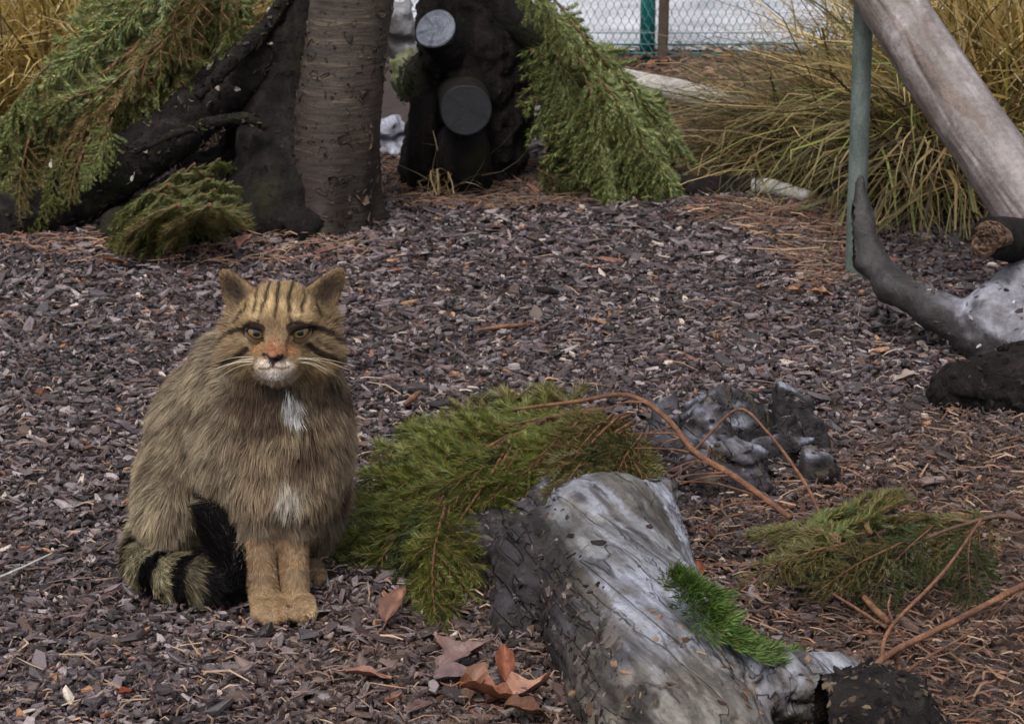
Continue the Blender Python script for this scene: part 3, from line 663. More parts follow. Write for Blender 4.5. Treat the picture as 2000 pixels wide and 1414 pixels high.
# ------------------------------------------------------------------ wire fence
fy = 6.42
fence = empty('wire_fence', (.6, fy, 0)); tag(fence, 'green wire mesh fence along the pale path', 'fence')
segs = []; wdt, hgt = .0105, .021
x0, x1, ztop = -.6, 2.6, .92
cols_ = int((x1-x0)/wdt); rows = int(ztop/hgt); wr = .00115
Vw, Fw = [], []
for cidx in range(cols_):                                        # each wire zigzags and twists with its neighbours: hexagons
    pts = []
    for rw in range(rows):
        s = 1 if (rw+cidx) % 2 else -1; z = .03+rw*hgt
        xx_ = x0+cidx*wdt+s*wdt*.46
        pts += [(xx_, z), (xx_, z+hgt*.38)]
    pts = np.array(pts); n = len(pts); jx = rng.normal(0, .0010, n)
    C3 = np.stack([pts[:, 0]+jx, np.full(n, fy)+(.0009 if cidx % 2 else -.0009), pts[:, 1]], 1)
    a = np.array([0, 2.094, 4.189]); ringv = np.stack([np.cos(a)*wr, np.sin(a)*wr, 0*a], 1)
    b = len(Vw)*0+sum(len(v) for v in Vw); Vw.append((C3[:, None]+ringv[None]).reshape(-1, 3))
    i_, j_ = np.meshgrid(np.arange(n-1), np.arange(3), indexing='ij')
    Fw.append(b+np.stack([i_*3+j_, i_*3+(j_+1) % 3, (i_+1)*3+(j_+1) % 3, (i_+1)*3+j_], -1).reshape(-1, 4))
tag(obj('wire_mesh', np.vstack(Vw), [np.vstack(Fw)], M['wire'], parent=fence), kind='stuff')
for pxx in (1264, 2700, 200):
    q = D(pxx, 120, fy+.035); q[2] = -.03
    V, F, _ = tube([q, q+[0, 0, .5], q+[0, 0, 1.0]], [.021]*3, 6, 20, True); obj('fence_post', V, F, M['green_metal'], smooth=True, parent=fence)
for zz, dy in ((.035, -.004), (.058, .004), (.09, 0)):
    V, F, _ = tube([(x0, fy+dy, zz), (.5, fy+dy, zz-.006), (1.2, fy+dy, zz+.004), (x1, fy+dy, zz)], [.0028 if zz < .08 else .0014]*4, 30, 6, True)
    obj('tension_wire', V, F, M['green_metal'] if zz < .08 else M['wire'], smooth=True, parent=fence)
q = D(1293, 135, fy-.06); q[2] = -.02
log('wooden_stake', [q, q+[.003, 0, .3], q+[.004, 0, .95]], [.0145, .0140, .0135], M['stake'], 'slim brown wooden stake beside the green fence post', 'stake', 40, 14, .07, 22, 61)

# ------------------------------------------------------------------ grasses
def blades(root, n, L, az, azs, tilt, droop, wd, pal, seed, rad=.08, dark=.55):
    g = np.random.default_rng(seed); k = 7
    a = az+g.normal(0, azs, n); tl = np.clip(tilt+g.normal(0, .22, n), .02, 1.5); Ls = L*g.uniform(.55, 1.15, n)
    r0 = np.asarray(root)+np.stack([g.normal(0, rad, n), g.normal(0, rad, n), 0*a], 1)
    hor = np.stack([np.cos(a), np.sin(a), 0*a], 1); t = np.linspace(0, 1, k)
    dr = droop*g.uniform(.5, 1.4, n)
    ang = tl[:, None]+dr[:, None]*t[None]**1.4*2.2
    step = Ls[:, None]/(k-1)
    dx = np.cumsum(np.sin(ang)*step, 1)-np.sin(ang[:, :1])*step; dz = np.cumsum(np.cos(ang)*step, 1)-np.cos(ang[:, :1])*step
    tw_ = g.normal(0, .5, n)[:, None]*t[None]; h2 = np.stack([np.cos(a[:, None]+tw_), np.sin(a[:, None]+tw_), 0*tw_], -1)
    C = r0[:, None]+h2*dx[..., None]; C[..., 2] += dz
    C += (g.normal(0, .035, (n, 1, 3))*t[None, :, None]**2)+(g.normal(0, .02, (n, 1, 3))*np.sin(t*6.3)[None, :, None])
    C[..., 2] = np.maximum(C[..., 2], .004+.01*g.uniform(0, 1, (n, 1)))
    side = np.stack([-np.sin(a), np.cos(a), g.normal(0, .5, n)], 1); side /= np.linalg.norm(side, axis=1)[:, None]
    hw = (wd*g.uniform(.5, 1.3, n))[:, None]/2*np.array([.8, 1, 1, .95, .8, .55, .12])[None]
    V = np.stack([C-side[:, None]*hw[..., None], C+side[:, None]*hw[..., None]], 2).reshape(n, k*2, 3)
    q = np.array([[2*s, 2*s+1, 2*s+3, 2*s+2] for s in range(k-1)])
    F = (q[None]+(np.arange(n)*k*2)[:, None, None]).reshape(-1, 4)
    c = pal_pick(pal, n, .65, 1.25, g)
    base = c*np.array([.9, .75, .6])
    tt = np.repeat(t, 2)[None, :, None]
    C = (base[:, None]*(1-tt)+c[:, None]*tt)
    return V.reshape(-1, 3), [F], C.reshape(-1, 3)
def clump(name, root, sets, label, cat='grass', group=None):
    e = empty(name, root); tag(e, label, cat, group)
    V, F, C = join([blades(root, *s) for s in sets])
    tag(obj('grass_blades', V, F, M['grass'], C, parent=e), kind='stuff'); return e
GOLD = [(166, 142, 82), (186, 166, 112), (136, 118, 64), (208, 194, 152), (140, 130, 66), (96, 82, 46), (172, 148, 96)]
OLIVE = [(112, 104, 66), (136, 120, 82), (76, 72, 44), (164, 146, 106), (92, 76, 50), (84, 88, 50), (58, 50, 34), (120, 102, 68)]
PI = math.pi
clump('grass_clump', GZ(110, 285), [(1500, .60, 0, 3, .25, .6, .0070, GOLD, 71, .13), (500, .5, -1.6, .8, .3, .8, .006, GOLD, 72, .13)], 'tall golden grass clump in the upper left corner')
clump('grass_clump', GZ(330, 225), [(1300, .62, 0, 3, .15, .45, .006, GOLD+OLIVE, 73, .14), (300, .5, -1.6, .8, .3, .7, .006, GOLD, 74, .13)], 'golden grass clump behind the spruce boughs, nearer the tree')
clump('grass_clump', GZ(-160, 220), [(1200, .7, 0, 3, .15, .4, .006, GOLD, 75, .15)], 'golden grass clump at the far left, partly outside the view')
clump('grass_clump', GZ(1690, 330), [(1100, .46, PI, .6, .75, .55, .0040, OLIVE, 81, .10), (700, .42, PI+.6, .6, .8, .7, .0040, OLIVE, 82, .10), (500, .42, -1.3, .8, .6, .9, .0045, OLIVE, 83, .10), (260, .34, PI, .8, .9, .3, .004, OLIVE+GOLD, 84, .12)],
      'olive brown grass arching left in front of the fence')
clump('grass_clump', GZ(1850, 400), [(500, .48, -1.9, .7, .35, 1.0, .0065, OLIVE+[(120, 128, 70)], 85, .07), (400, .5, PI, .6, .3, .95, .006, OLIVE+[(120, 128, 70)], 86, .06)],
      'drooping green tan grass tuft between the pole and the leaning log')
clump('grass_clump', GZ(1985, 330), [(1500, .65, 0, 3, .18, .45, .006, GOLD, 87, .13), (300, .5, -1.6, .7, .3, .9, .006, OLIVE, 88, .1)], 'tall golden grass clump in the upper right corner')
clump('grass_clump', GZ(1800, 235), [(800, .5, 0, 3, .2, .5, .005, OLIVE+GOLD, 89, .12)], 'yellow olive grass seen above the arching clump, behind the pole')
clump('grass_tuft', GZ(862, 388), [(16, .10, 0, 3, .25, .25, .0032, [(170, 154, 120), (146, 128, 92)], 91, .008), (10, .12, .2, .5, .6, .3, .003, [(170, 154, 120)], 92, .012)], 'small pale straw tuft in front of the black upright log')

# ------------------------------------------------------------------ spruce boughs
def bough(seed, L=.42, Wd=.16, droop=.25, nl=.013, dens=900, pal=None, step=.02, tw=.9, second=True, fan=50, hang=.5, wn=.0007):
    """origin at the sawn end, growing along +X, flat side up; returns stem mesh, twig mesh, needle mesh"""
    g = np.random.default_rng(seed); n = 12; t = np.linspace(0, 1, n)
    S = np.stack([L*t, .03*np.sin(t*3+g.uniform(0, 6))*L*2*t, -droop*L*t**2], 1)
    stem = tube(S, np.linspace(.0042, .0012, n)*tw, 16, 6)[:2]
    tws = [(S, .7)]
    side = 1
    for d in np.arange(.10*L, L, step):
        f = d/L; side = -side
        p = np.array([np.interp(f, t, S[:, q]) for q in range(3)])
        l = Wd*(1-f)**.75*(.55+.45*min(1, f*5))*g.uniform(.75, 1.2)+.02
        a = R(fan+g.normal(0, 9)); m = 7; s = np.linspace(0, 1, m)
        dr = np.array([math.cos(a), side*math.sin(a), g.normal(.02, .12)])
        T = p+dr*l*s[:, None]; T[:, 2] -= hang*l*s**2; T[:, 0] += .15*l*s**2
        tws.append((T, 1.))
        if second and l > .05:
            for e in np.arange(.25*l, l*.92, .02):
                sd2 = 1 if g.uniform() < .5 else -1; p2 = np.array([np.interp(e/l, s, T[:, q]) for q in range(3)])
                a2 = math.atan2(dr[1], dr[0])+sd2*R(45+g.normal(0, 8)); l2 = (l-e)*.55+.012
                T2 = p2+np.array([math.cos(a2), math.sin(a2), 0])*l2*np.linspace(0, 1, 4)[:, None]
                T2[:, 2] -= (hang*.9*(e/l)+.15)*l2*np.linspace(0, 1, 4)**1.3
                tws.append((T2, 1.))
    tv = [tube(T, [.0016*tw, .0008], 4, 4, False)[:2] for T, _ in tws[1:]]
    twig = join(tv)[:2]
    # needles
    B, Dv, Tn = [], [], []
    for T, dn in tws:
        ln = np.linalg.norm(np.diff(T, axis=0), axis=1).sum(); c = int(ln*dens*dn)
        if c < 2: continue
        f = g.uniform(.0, 1, c); ss = np.linspace(0, 1, len(T))
        P = np.stack([np.interp(f, ss, T[:, q]) for q in range(3)], 1)
        ax_ = T[-1]-T[0]; ax_ /= np.linalg.norm(ax_)
        u = np.cross(ax_, [0, 0, 1.]); u /= np.linalg.norm(u)+1e-9; v = np.cross(u, ax_)
        ph = g.uniform(0, 2*np.pi, c); rad = u*np.cos(ph)[:, None]+v*(np.sin(ph)*.8+.15)[:, None]
        d = ax_*g.uniform(.55, 1.0, c)[:, None]+rad*g.uniform(.6, 1.0, c)[:, None]; d /= np.linalg.norm(d, axis=1)[:, None]
        B.append(P); Dv.append(d); Tn.append(np.cross(d, ax_+g.normal(0, .3, 3)))
    B = np.vstack(B); Dv = np.vstack(Dv); Tn = np.vstack(Tn); Tn /= np.linalg.norm(Tn, axis=1)[:, None]+1e-9
    k = len(B); ln = nl*g.uniform(.7, 1.2, (k, 1)); hw = wn
    V = np.stack([B, B+Dv*ln*.45+Tn*hw, B+Dv*ln, B+Dv*ln*.45-Tn*hw], 1).reshape(-1, 3)
    F = np.arange(k*4).reshape(-1, 4)
    C = np.repeat(pal_pick(pal, k, .7, 1.3, g), 4, 0)
    return stem, twig, (V, [F], C)
GREEN = [(58, 74, 32), (76, 90, 38), (46, 62, 30), (92, 104, 46), (68, 80, 30), (94, 88, 44)]
LGREEN = [(98, 114, 60), (118, 128, 72), (74, 94, 48), (142, 144, 92), (92, 98, 52), (54, 74, 38), (108, 98, 62)]
OLGREEN = [(76, 82, 38), (94, 92, 46), (58, 70, 32), (108, 92, 54), (68, 74, 32), (90, 72, 44)]
VIVID = [(54, 88, 32), (68, 102, 40), (42, 72, 28), (80, 108, 50)]
DKGREEN = [(42, 56, 28), (54, 66, 32), (36, 48, 25), (66, 74, 36)]
PB = {}
def proto(key, **kw):
    st, twg, nd = bough(**kw)
    PB[key] = (mesh('stem', st[0], st[1], M['stem'], smooth=True), mesh('twigs', twg[0], twg[1], M['stem'], smooth=True), mesh('needles', nd[0], nd[1], M['needle'], nd[2]))
for q in range(3):
    proto(('l', q), seed=100+q, L=.40, Wd=.15, droop=.2, pal=LGREEN, nl=.016, dens=1500, hang=.8, fan=28, wn=.0012, step=.017)
    proto(('g', q), seed=110+q, L=.42, Wd=.15, droop=.2, pal=GREEN+OLGREEN, nl=.016, dens=1400, hang=.6, fan=42, wn=.0012, step=.016)
    proto(('d', q), seed=120+q, L=.40, Wd=.14, droop=.25, pal=DKGREEN, nl=.015, dens=1400, hang=.6, wn=.0011)
    proto(('f', q), seed=130+q, L=.32, Wd=.10, droop=.12, pal=[(98, 104, 42), (84, 94, 36), (112, 110, 50), (66, 78, 32), (58, 74, 32), (104, 96, 46)], nl=.017, dens=2400, hang=.6, fan=40, wn=.00056, step=.015)
    proto(('o', q), seed=140+q, L=.28, Wd=.085, droop=.12, pal=OLGREEN, nl=.015, dens=1700, hang=.4, fan=45, wn=.00056, step=.016)
for q in range(3): proto(('b', q), seed=160+q, L=.40, Wd=.15, droop=.2, pal=[(112, 92, 58), (96, 84, 48), (128, 108, 72), (82, 68, 44), (104, 104, 54)], nl=.016, dens=1000, hang=.8, fan=34, wn=.0011)
proto(('v', 0), seed=150, L=.17, Wd=.022, droop=.1, pal=VIVID, nl=.017, dens=5200, hang=.15, fan=40, second=False, step=.010, wn=.0008)
def put(key, p, q, label, group=None, roll=0., up=(0, -.35, 1.), w=1.0):
    """spruce branch from p to q: stem, twigs and needles under one Empty"""
    p = np.array(p); q = np.array(q); x = q-p; l = np.linalg.norm(x); x /= l
    u = np.array(up, float); z = u-x*(u@x); z /= np.linalg.norm(z); y = np.cross(z, x)
    z, y = z*math.cos(roll)+y*math.sin(roll), y*math.cos(roll)-z*math.sin(roll)
    L0 = {'b': .40, 'l': .40, 'g': .42, 'd': .40, 'f': .32, 'o': .28, 'v': .17}[key[0]]; s = l/L0
    e = empty('spruce_branch', (0, 0, 0)); m = Matrix.Identity(4)
    for r_ in range(3): m[r_][0], m[r_][1], m[r_][2], m[r_][3] = x[r_]*s, y[r_]*s*w, z[r_]*s, p[r_]
    e.matrix_world = m; tag(e, label, 'spruce branch', group)
    for nm, me in zip(('stem', 'twigs', 'needles'), PB[key]):
        o = link(nm, me, e)
        if nm != 'stem': o['kind'] = 'stuff'
    return e
g5 = np.random.default_rng(5)
g6 = np.random.default_rng(66)
# cascade over the right side of the shelter
G1 = 'spruce boughs hung over the right of the shelter'
casc = [((1060, 10), (1140, 240)), ((1070, 20), (1190, 330)), ((1080, 25), (1230, 390)), ((1085, 30), (1290, 390)), ((1095, 35), (1345, 340)), ((1095, 45), (1340, 300)),
        ((1100, 60), (1300, 250)), ((1050, -10), (1220, 160)), ((1130, 130), (1260, 395)), ((1110, 110), (1200, 380)), ((1130, 115), (1355, 350)), ((1090, 90), (1130, 290)),
        ((1180, 200), (1320, 392)), ((1150, 160), (1225, 395)), ((1020, -50), (1140, 90))]
for i_, (a, b) in enumerate(casc):
    ya = 4.86-.012*i_+g5.normal(0, .02); pb_ = D(b[0], b[1], ya-.08)
    if pb_[2] < .015: pb_ = GZ(b[0], b[1], .015)
    for rep_ in range(2): put(('l', (i_+rep_) % 3), D(a[0]+g6.normal(0, 9)*rep_, a[1]+g6.normal(0, 9)*rep_, ya), pb_+g6.normal(0, .012, 3)*rep_, 'pale green spruce bough hanging over the right side of the shelter', G1, g5.normal(0, .35), w=.85)
for i_, (a, b) in enumerate([((1080, 280), (1190, 395)), ((1050, 330), (1160, 380)), ((1120, 250), (1160, 390))]):
    put(('d', i_ % 3), GZ(a[0], a[1], .06) if a[1] > 300 else D(a[0], a[1], 4.85), GZ(b[0], b[1], .02), 'dark shaded spruce bough at the foot of the shelter heap', 'dark boughs under the shelter heap')
put(('d', 1), D(800, 110, 4.75), D(770, 200, 4.75), 'small yellow green sprig between the ringed tree and the shelter')
# heap over the leaning log at the left
G2 = 'spruce boughs heaped over the leaning log'
heap = [((470, -50), (270, 120)), ((430, -50), (190, 170)), ((390, -30), (130, 210)), ((450, -10), (330, 170)), ((360, 20), (100, 250)), ((330, 40), (50, 280)), ((300, 90), (0, 310)),
        ((420, 30), (280, 210)), ((260, 130), (-20, 340)), ((370, 80), (200, 270)), ((210, 180), (0, 370)), ((320, 130), (140, 300)), ((170, 220), (20, 390)), ((120, 250), (-60, 370)),
        ((470, 0), (410, 110)), ((440, 20), (360, 150)), ((90, 300), (30, 440)), ((240, 200), (90, 340)), ((500, -50), (440, 50)), ((150, 190), (-60, 270))]
for i_, (a, b) in enumerate(heap):
    f_ = 1-a[0]/500; ya = 4.66-.14*f_+g5.normal(0, .03)
    pb_ = D(b[0], b[1], ya-.05)
    if pb_[2] < .02: pb_ = GZ(b[0], b[1], .02)
    for rep_ in range(3): put((('g', 'l', 'b', 'l', 'o')[(i_+rep_*2) % 5], (i_+rep_) % 3), D(a[0]+g6.normal(0, 14)*rep_, a[1]+g6.normal(0, 14)*rep_, ya), pb_+g6.normal(0, .02, 3)*rep_, 'green spruce bough among those heaped over the dark leaning log', G2, g5.normal(0, .7), w=.95)
for i_, (a, b) in enumerate([((60, 260), (20, 420)), ((130, 280), (70, 420)), ((30, 300), (-30, 440)), ((180, 260), (120, 390)), ((90, 320), (40, 455)), ((220, 230), (170, 350))]):
    q_ = D(b[0], b[1], 4.34)
    if q_[2] < .02: q_ = GZ(b[0], b[1], .02)
    put((('o', 'g', 'l')[i_ % 3], i_ % 3), D(a[0], a[1], 4.44), q_, 'olive spruce bough hanging over the lower end of the leaning log', 'boughs over the lower log end', g5.normal(0, .4))
for i_, (a, b) in enumerate([((400, 400), (260, 455)), ((330, 380), (230, 440)), ((420, 390), (340, 460)), ((410, 370), (300, 430)), ((350, 420), (240, 465)), ((300, 390), (210, 460)), ((430, 330), (330, 410)), ((380, 340), (290, 420)), ((440, 370), (380, 455)), ((320, 400), (250, 470)), ((410, 420), (330, 470)), ((360, 350), (240, 430))]):
    put((('g', 'o', 'g')[i_ % 3], i_ % 3), GZ(a[0], a[1]-20, .15), GZ(b[0]+12, b[1]-32, .05), 'low green spruce sprig on the ground under the leaning log', 'low sprigs under the leaning log')
# foreground branch lying over the silver log
def stick(name, P, r, label, mat='stem', n=40, k=8, cat='branch', parent=None, group=None):
    return log(name, P, [q*.66 for q in r], M[mat], label, cat, n*2, k, .30, 55, 3, group, parent=parent)
main = [GZ(1545, 1012, .05), GZ(1440, 935, .08), GZ(1360, 885, .10), GZ(1300, 815, .115), GZ(1225, 772, .125), GZ(1120, 785, .13), GZ(1000, 800, .12)]
bb = stick('bent_branch', main, [.0062, .0062, .006, .0055, .005, .004, .003], 'orange brown spruce branch bent in an arch over the silver log', n=70)
gt = np.random.default_rng(31); mc = catmull(main, 60)
for q in range(22):
    k0 = int(gt.uniform(2, 40)); p0 = mc[k0]; dr_ = (mc[min(k0+3, 59)]-p0); dr_ /= np.linalg.norm(dr_); a_ = gt.choice([-1, 1])*gt.uniform(.4, 1.1)
    dr_ = np.array([dr_[0]*math.cos(a_)-dr_[1]*math.sin(a_), dr_[0]*math.sin(a_)+dr_[1]*math.cos(a_), gt.normal(-.25, .25)]); l_ = gt.uniform(.03, .10)
    V, F, _ = tube([p0, p0+dr_*l_*.5+gt.normal(0, .004, 3), p0+dr_*l_+[0, 0, -.012]+gt.normal(0, .006, 3)], [.0015, .0011, .0006], 10, 5, True, rough_r(.3, 80, q)); obj('side_twig', V, F, M['stem'], smooth=True, parent=bb)
fg = [((1210, 790), (1080, 930), .16, .13, 'o'), ((1160, 800), (980, 930), .16, .12, 'f'), ((1080, 830), (900, 960), .15, .09, 'f'), ((1240, 820), (1190, 930), .15, .13, 'o'), ((1010, 860), (900, 1010), .14, .08, 'f'),
      ((1180, 778), (830, 800), .13, .06, 'o'), ((1130, 785), (725, 860), .13, .05, 'f'), ((1060, 800), (690, 935), .13, .05, 'f'), ((1000, 830), (655, 1010), .13, .04, 'f'), ((985, 840), (700, 1075), .13, .03, 'f'),
      ((960, 860), (800, 1165), .13, .03, 'f'), ((1000, 850), (850, 1080), .14, .06, 'f'), ((1100, 810), (860, 900), .15, .10, 'f'), ((1230, 790), (1000, 880), .14, .13, 'o'),
      ((1240, 800), (1060, 905), .14, .15, 'o'), ((1200, 800), (1240, 900), .14, .14, 'o'), ((900, 900), (640, 1060), .10, .02, 'f'), ((860, 950), (770, 1130), .10, .02, 'd'), ((880, 960), (845, 1160), .10, .04, 'f'),
      ((820, 880), (670, 950), .08, .03, 'd'), ((1050, 840), (930, 900), .14, .12, 'd'), ((1230, 830), (1150, 900), .15, .15, 'd'), ((760, 960), (650, 1100), .06, .02, 'd'), ((1150, 800), (930, 810), .13, .09, 'o')]
for i_, (a, b, z0, z1, ky) in enumerate(fg):
    for rep_ in range(2): put((ky, (i_+rep_) % 3), GZ(a[0]+g6.normal(0, 12)*rep_, a[1]+22+g6.normal(0, 10)*rep_, z0*.8), GZ(b[0]+g6.normal(0, 22)*rep_, b[1]+16+g6.normal(0, 16)*rep_, z1*.8+.008*rep_), 'green spruce spray drooping left from the bent orange branch', 'spruce sprays on the bent branch', g5.normal(0, .3), up=(0, -.5, 1), w=.8)
gs = np.random.default_rng(222); sp_path = catmull([GZ(1312, 1122, .150), GZ(1365, 1165, .145), GZ(1410, 1225, .125), GZ(1470, 1272, .095), GZ(1550, 1292, .060)], 60)
sprig = empty('spruce_sprig', sp_path[0]); tag(sprig, 'vivid green cushion-like sprig of fine needles hugging the silver log', 'spruce sprig')
V, F, _ = tube(sp_path[::6], np.linspace(.003, .001, 10), 24, 6); obj('stem', V, F, M['stem'], smooth=True, parent=sprig)
kn = 11000; ii = np.clip(gs.beta(1.2, 1.2, kn)*59, 0, 58.9); i0 = ii.astype(int); fr_ = (ii-i0)[:, None]; pc_ = sp_path[i0]*(1-fr_)+sp_path[np.minimum(i0+1, 59)]*fr_
tg_ = sp_path[np.minimum(i0+1, 59)]-sp_path[i0]; tg_ /= np.linalg.norm(tg_, axis=1)[:, None]; sd_ = np.cross(tg_, [0, 0, 1.]); sd_ /= np.linalg.norm(sd_, axis=1)[:, None]; up_ = np.cross(sd_, tg_)
wd_ = (.025+.008*np.sin(ii*.5)+.006*np.sin(ii*1.3))*np.sin(np.pi*np.clip(ii/59, .06, .96))**.5; lt_ = np.clip(gs.normal(0, .5, kn), -1, 1); hgt_ = (1-lt_**2)*(.010+.006*np.sin(ii*.9))
B_n = pc_+sd_*(lt_*wd_)[:, None]+up_*(hgt_*gs.uniform(.2, 1, kn)-.004)[:, None]
d_n = sd_*(lt_*.9+gs.normal(0, .35, kn))[:, None]+up_*gs.uniform(.3, 1.0, kn)[:, None]+tg_*gs.uniform(.1, 1.1, kn)[:, None]; d_n /= np.linalg.norm(d_n, axis=1)[:, None]
t_n = np.cross(d_n, gs.normal(size=(kn, 3))); t_n /= np.linalg.norm(t_n, axis=1)[:, None]; l_n = gs.uniform(.007, .018, (kn, 1))
V = np.stack([B_n, B_n+d_n*l_n*.5+t_n*.00055, B_n+d_n*l_n, B_n+d_n*l_n*.5-t_n*.00055], 1).reshape(-1, 3)
tag(obj('needles', V, [np.arange(kn*4).reshape(-1, 4)], M['needle'], np.repeat(pal_pick([(58, 88, 32), (76, 106, 42), (46, 72, 28), (90, 112, 52), (98, 98, 54)], kn, .7, 1.25, gs), 4, 0), parent=sprig), kind='stuff')
# right hand sprays and bare twigs
rs = [((1640, 1050), (1480, 1000), 'o'), ((1660, 1060), (1440, 1110), 'o'), ((1640, 1060), (1540, 960), 'g'), ((1700, 1040), (1620, 960), 'o'), ((1950, 1010), (1650, 1050), 'd'), ((1900, 1020), (1700, 985), 'o'),
      ((1760, 1060), (1600, 1150), 'o'), ((1720, 1060), (1560, 1120), 'd'), ((1900, 1030), (1880, 1150), 'd'), ((1960, 1000), (1790, 1100), 'o'), ((1820, 1030), (1690, 1150), 'd'), ((1690, 1040), (1500, 1060), 'g')]
for i_, (a, b, ky) in enumerate(rs):
    put((ky, i_ % 3), GZ(a[0], a[1], .10), GZ(b[0], b[1], .07), 'olive green spruce spray lying over the brown litter at the right', 'spruce sprays on the right litter', g5.normal(0, .3))
stick('twig', [GZ(2060, 1030, .12), GZ(1960, 1008, .11), GZ(1880, 1025, .10), GZ(1790, 1060, .085), GZ(1690, 1120, .06)], [.005, .0045, .004, .003, .002], 'dark twig carrying the right hand spruce spray', 'stem_dark')
stick('bare_branch', [GZ(1690, 1325, .06), GZ(1740, 1275, .07), GZ(1860, 1215, .08), GZ(2080, 1100, .10)], [.0062, .0058, .0056, .006], 'thick orange bare branch rising to the right edge')
stick('twig', [GZ(1720, 1290, .06), GZ(1740, 1225, .08), GZ(1840, 1120, .11), GZ(1920, 1010, .13)], [.0038, .0034, .003, .002], 'long thin tan twig crossing above the thick orange branch')
stick('twig', [GZ(1735, 1215, .05), GZ(1700, 1180, .05), GZ(1650, 1120, .045), GZ(1630, 1080, .05)], [.006, .0058, .005, .004], 'stout reddish twig running up to the right hand spray')
stick('twig', [GZ(1725, 1238, .06), GZ(1680, 1235, .06), GZ(1640, 1215, .05)], [.0022, .002, .0012], 'short curved tan twig left of the twig fork', n=20)
stick('twig', [GZ(1730, 1225, .06), GZ(1660, 1180, .06), GZ(1560, 1120, .05), GZ(1480, 1075, .05)], [.003, .0025, .002, .0015], 'thin brown twig slanting up left towards the vivid sprig', n=30)
stick('twig', [GZ(1750, 1330, .03), GZ(1800, 1290, .05), GZ(1900, 1230, .06), GZ(2020, 1130, .08)], [.0028, .0026, .002, .0018], 'thin twig parallel under the thick orange branch', n=30)
stick('twig', [GZ(1745, 1270, .07), GZ(1755, 1300, .05), GZ(1765, 1345, .03)], [.0045, .004, .003], 'short stub twig hanging under the branch fork', n=16)
stick('twig', [GZ(1742, 1210, .06), GZ(1735, 1185, .07), GZ(1740, 1160, .08)], [.0022, .002, .001], 'tiny upright twig above the fork', n=14)
stick('twig', [GZ(1355, 880, .10), GZ(1440, 800, .10), GZ(1500, 845, .09), GZ(1570, 940, .07), GZ(1600, 1000, .05)], [.003, .003, .0028, .0035, .003], 'thin curved twig arching over the broken grey stump', n=50)
stick('twig', [GZ(1400, 905, .08), GZ(1330, 880, .10), GZ(1240, 875, .12)], [.0028, .0024, .0014], 'pale side twig left of the bent branch', n=20)
stick('twig', [GZ(1500, 975, .06), GZ(1400, 945, .05), GZ(1320, 940, .06)], [.0028, .0022, .0014], 'thin side twig below the bent branch', n=20)
stick('straw_stick', [GZ(-20, 1135, .022), GZ(50, 1105, .022), GZ(102, 1080, .02)], [.0022, .0024, .0018], 'pale straw stick on the mulch at the left edge', 'back_twig' if 'back_twig' in M else 'back_wood', n=14)
stick('wood_splinter', [GZ(930, 645, .018), GZ(980, 638, .022), GZ(1028, 634, .02)], [.004, .006, .004], 'orange wood splinter lying on the mulch right of the cat', 'stem', n=14)
stick('wood_splinter', [GZ(790, 790, .018), GZ(805, 778, .022), GZ(820, 766, .02)], [.005, .007, .005], 'short tan wood splinter behind the spruce sprays', 'stem', n=10)
stick('bark_piece', [GZ(1050, 566, .018), GZ(1070, 568, .02), GZ(1090, 572, .018)], [.006, .010, .006], 'black bark piece lying on the mulch between cat and pole', 'dark_bark', n=12)

# ------------------------------------------------------------------ dead leaves
def leaf(seed, L, Wd, col, curl=.5, lobes=0):
    g = np.random.default_rng(seed); n, m = 13, 7
    s = np.linspace(0, 1, n); t = np.linspace(-1, 1, m)
    prof = np.sin(np.pi*np.clip(s, .02, .98))**.7*(1-.25*s)
    prof = prof*(1+.30*fbm(np.stack([s*7, 0*s+seed, 0*s], -1), 3, seed))
    if lobes: prof = prof*(1+.32*np.sin(s*2*np.pi*lobes))
    S, T = np.meshgrid(s, t, indexing='ij')
    X = L*(S-.5); Yv = Wd/2*T*prof[:, None]
    Z = curl*Wd*.6*(T**2)*prof[:, None]+.15*L*curl*np.sin(S*2.6+g.uniform(0, 3))+  .10*L*fbm(np.stack([S*4, T*2, 0*S+seed], -1), 3, seed)
    top = np.stack([X, Yv, Z], -1).reshape(-1, 3); bot = top-[0, 0, .0006]
    i, j = np.meshgrid(np.arange(n-1), np.arange(m-1), indexing='ij')
    q = np.stack([i*m+j, (i+1)*m+j, (i+1)*m+j+1, i*m+j+1], -1).reshape(-1, 4)
    st = tube([(-.5*L, 0, top[m//2][2]), (-.62*L, .02*L, .002), (-.78*L, .05*L, .004)], [.0012, .001, .0008], 5, 4)[:2]
    V, F, _ = join([(top, [q]), (bot, [q[:, ::-1]+0]), st])
    C = lin(*col)[None]*np.ones((len(V), 1)); vein = np.exp(-(np.abs(T.ravel())/.12)**2)
    spots = 1+.45*fbm(np.stack([S*6, T*3, 0*S+seed], -1), 4, seed+9).ravel(); C[:n*m] *= ((1+.35*vein)*spots)[:, None]; C[n*m:2*n*m] *= (.8*spots)[:, None]; C *= .62
    return V, F, C
def put_leaf(px, py, z, seed, L, Wd, col, yaw, tilt, label, group=None, curl=.5, lobes=0, roll=0.):
    V, F, C = leaf(seed, L, Wd, col, curl, lobes)
    from mathutils import Euler
    m = np.array(Euler((roll, tilt, yaw)).to_matrix()); V = V@m.T
    p = GZ(px, py, z); p[2] = max(p[2], ground_z(p[0], p[1])+.012-min(0, V[:, 2].min()*.8))
    tag(link('dead_leaf', mesh('dead_leaf', V, F, M['leaf'], C, True), None, tuple(p)), label, 'leaf', group)
put_leaf(772, 1200, .02, 1, .05, .034, (124, 88, 72), 1.1, -.7, 'red brown dead leaf propped up below the spruce spray', curl=.6)
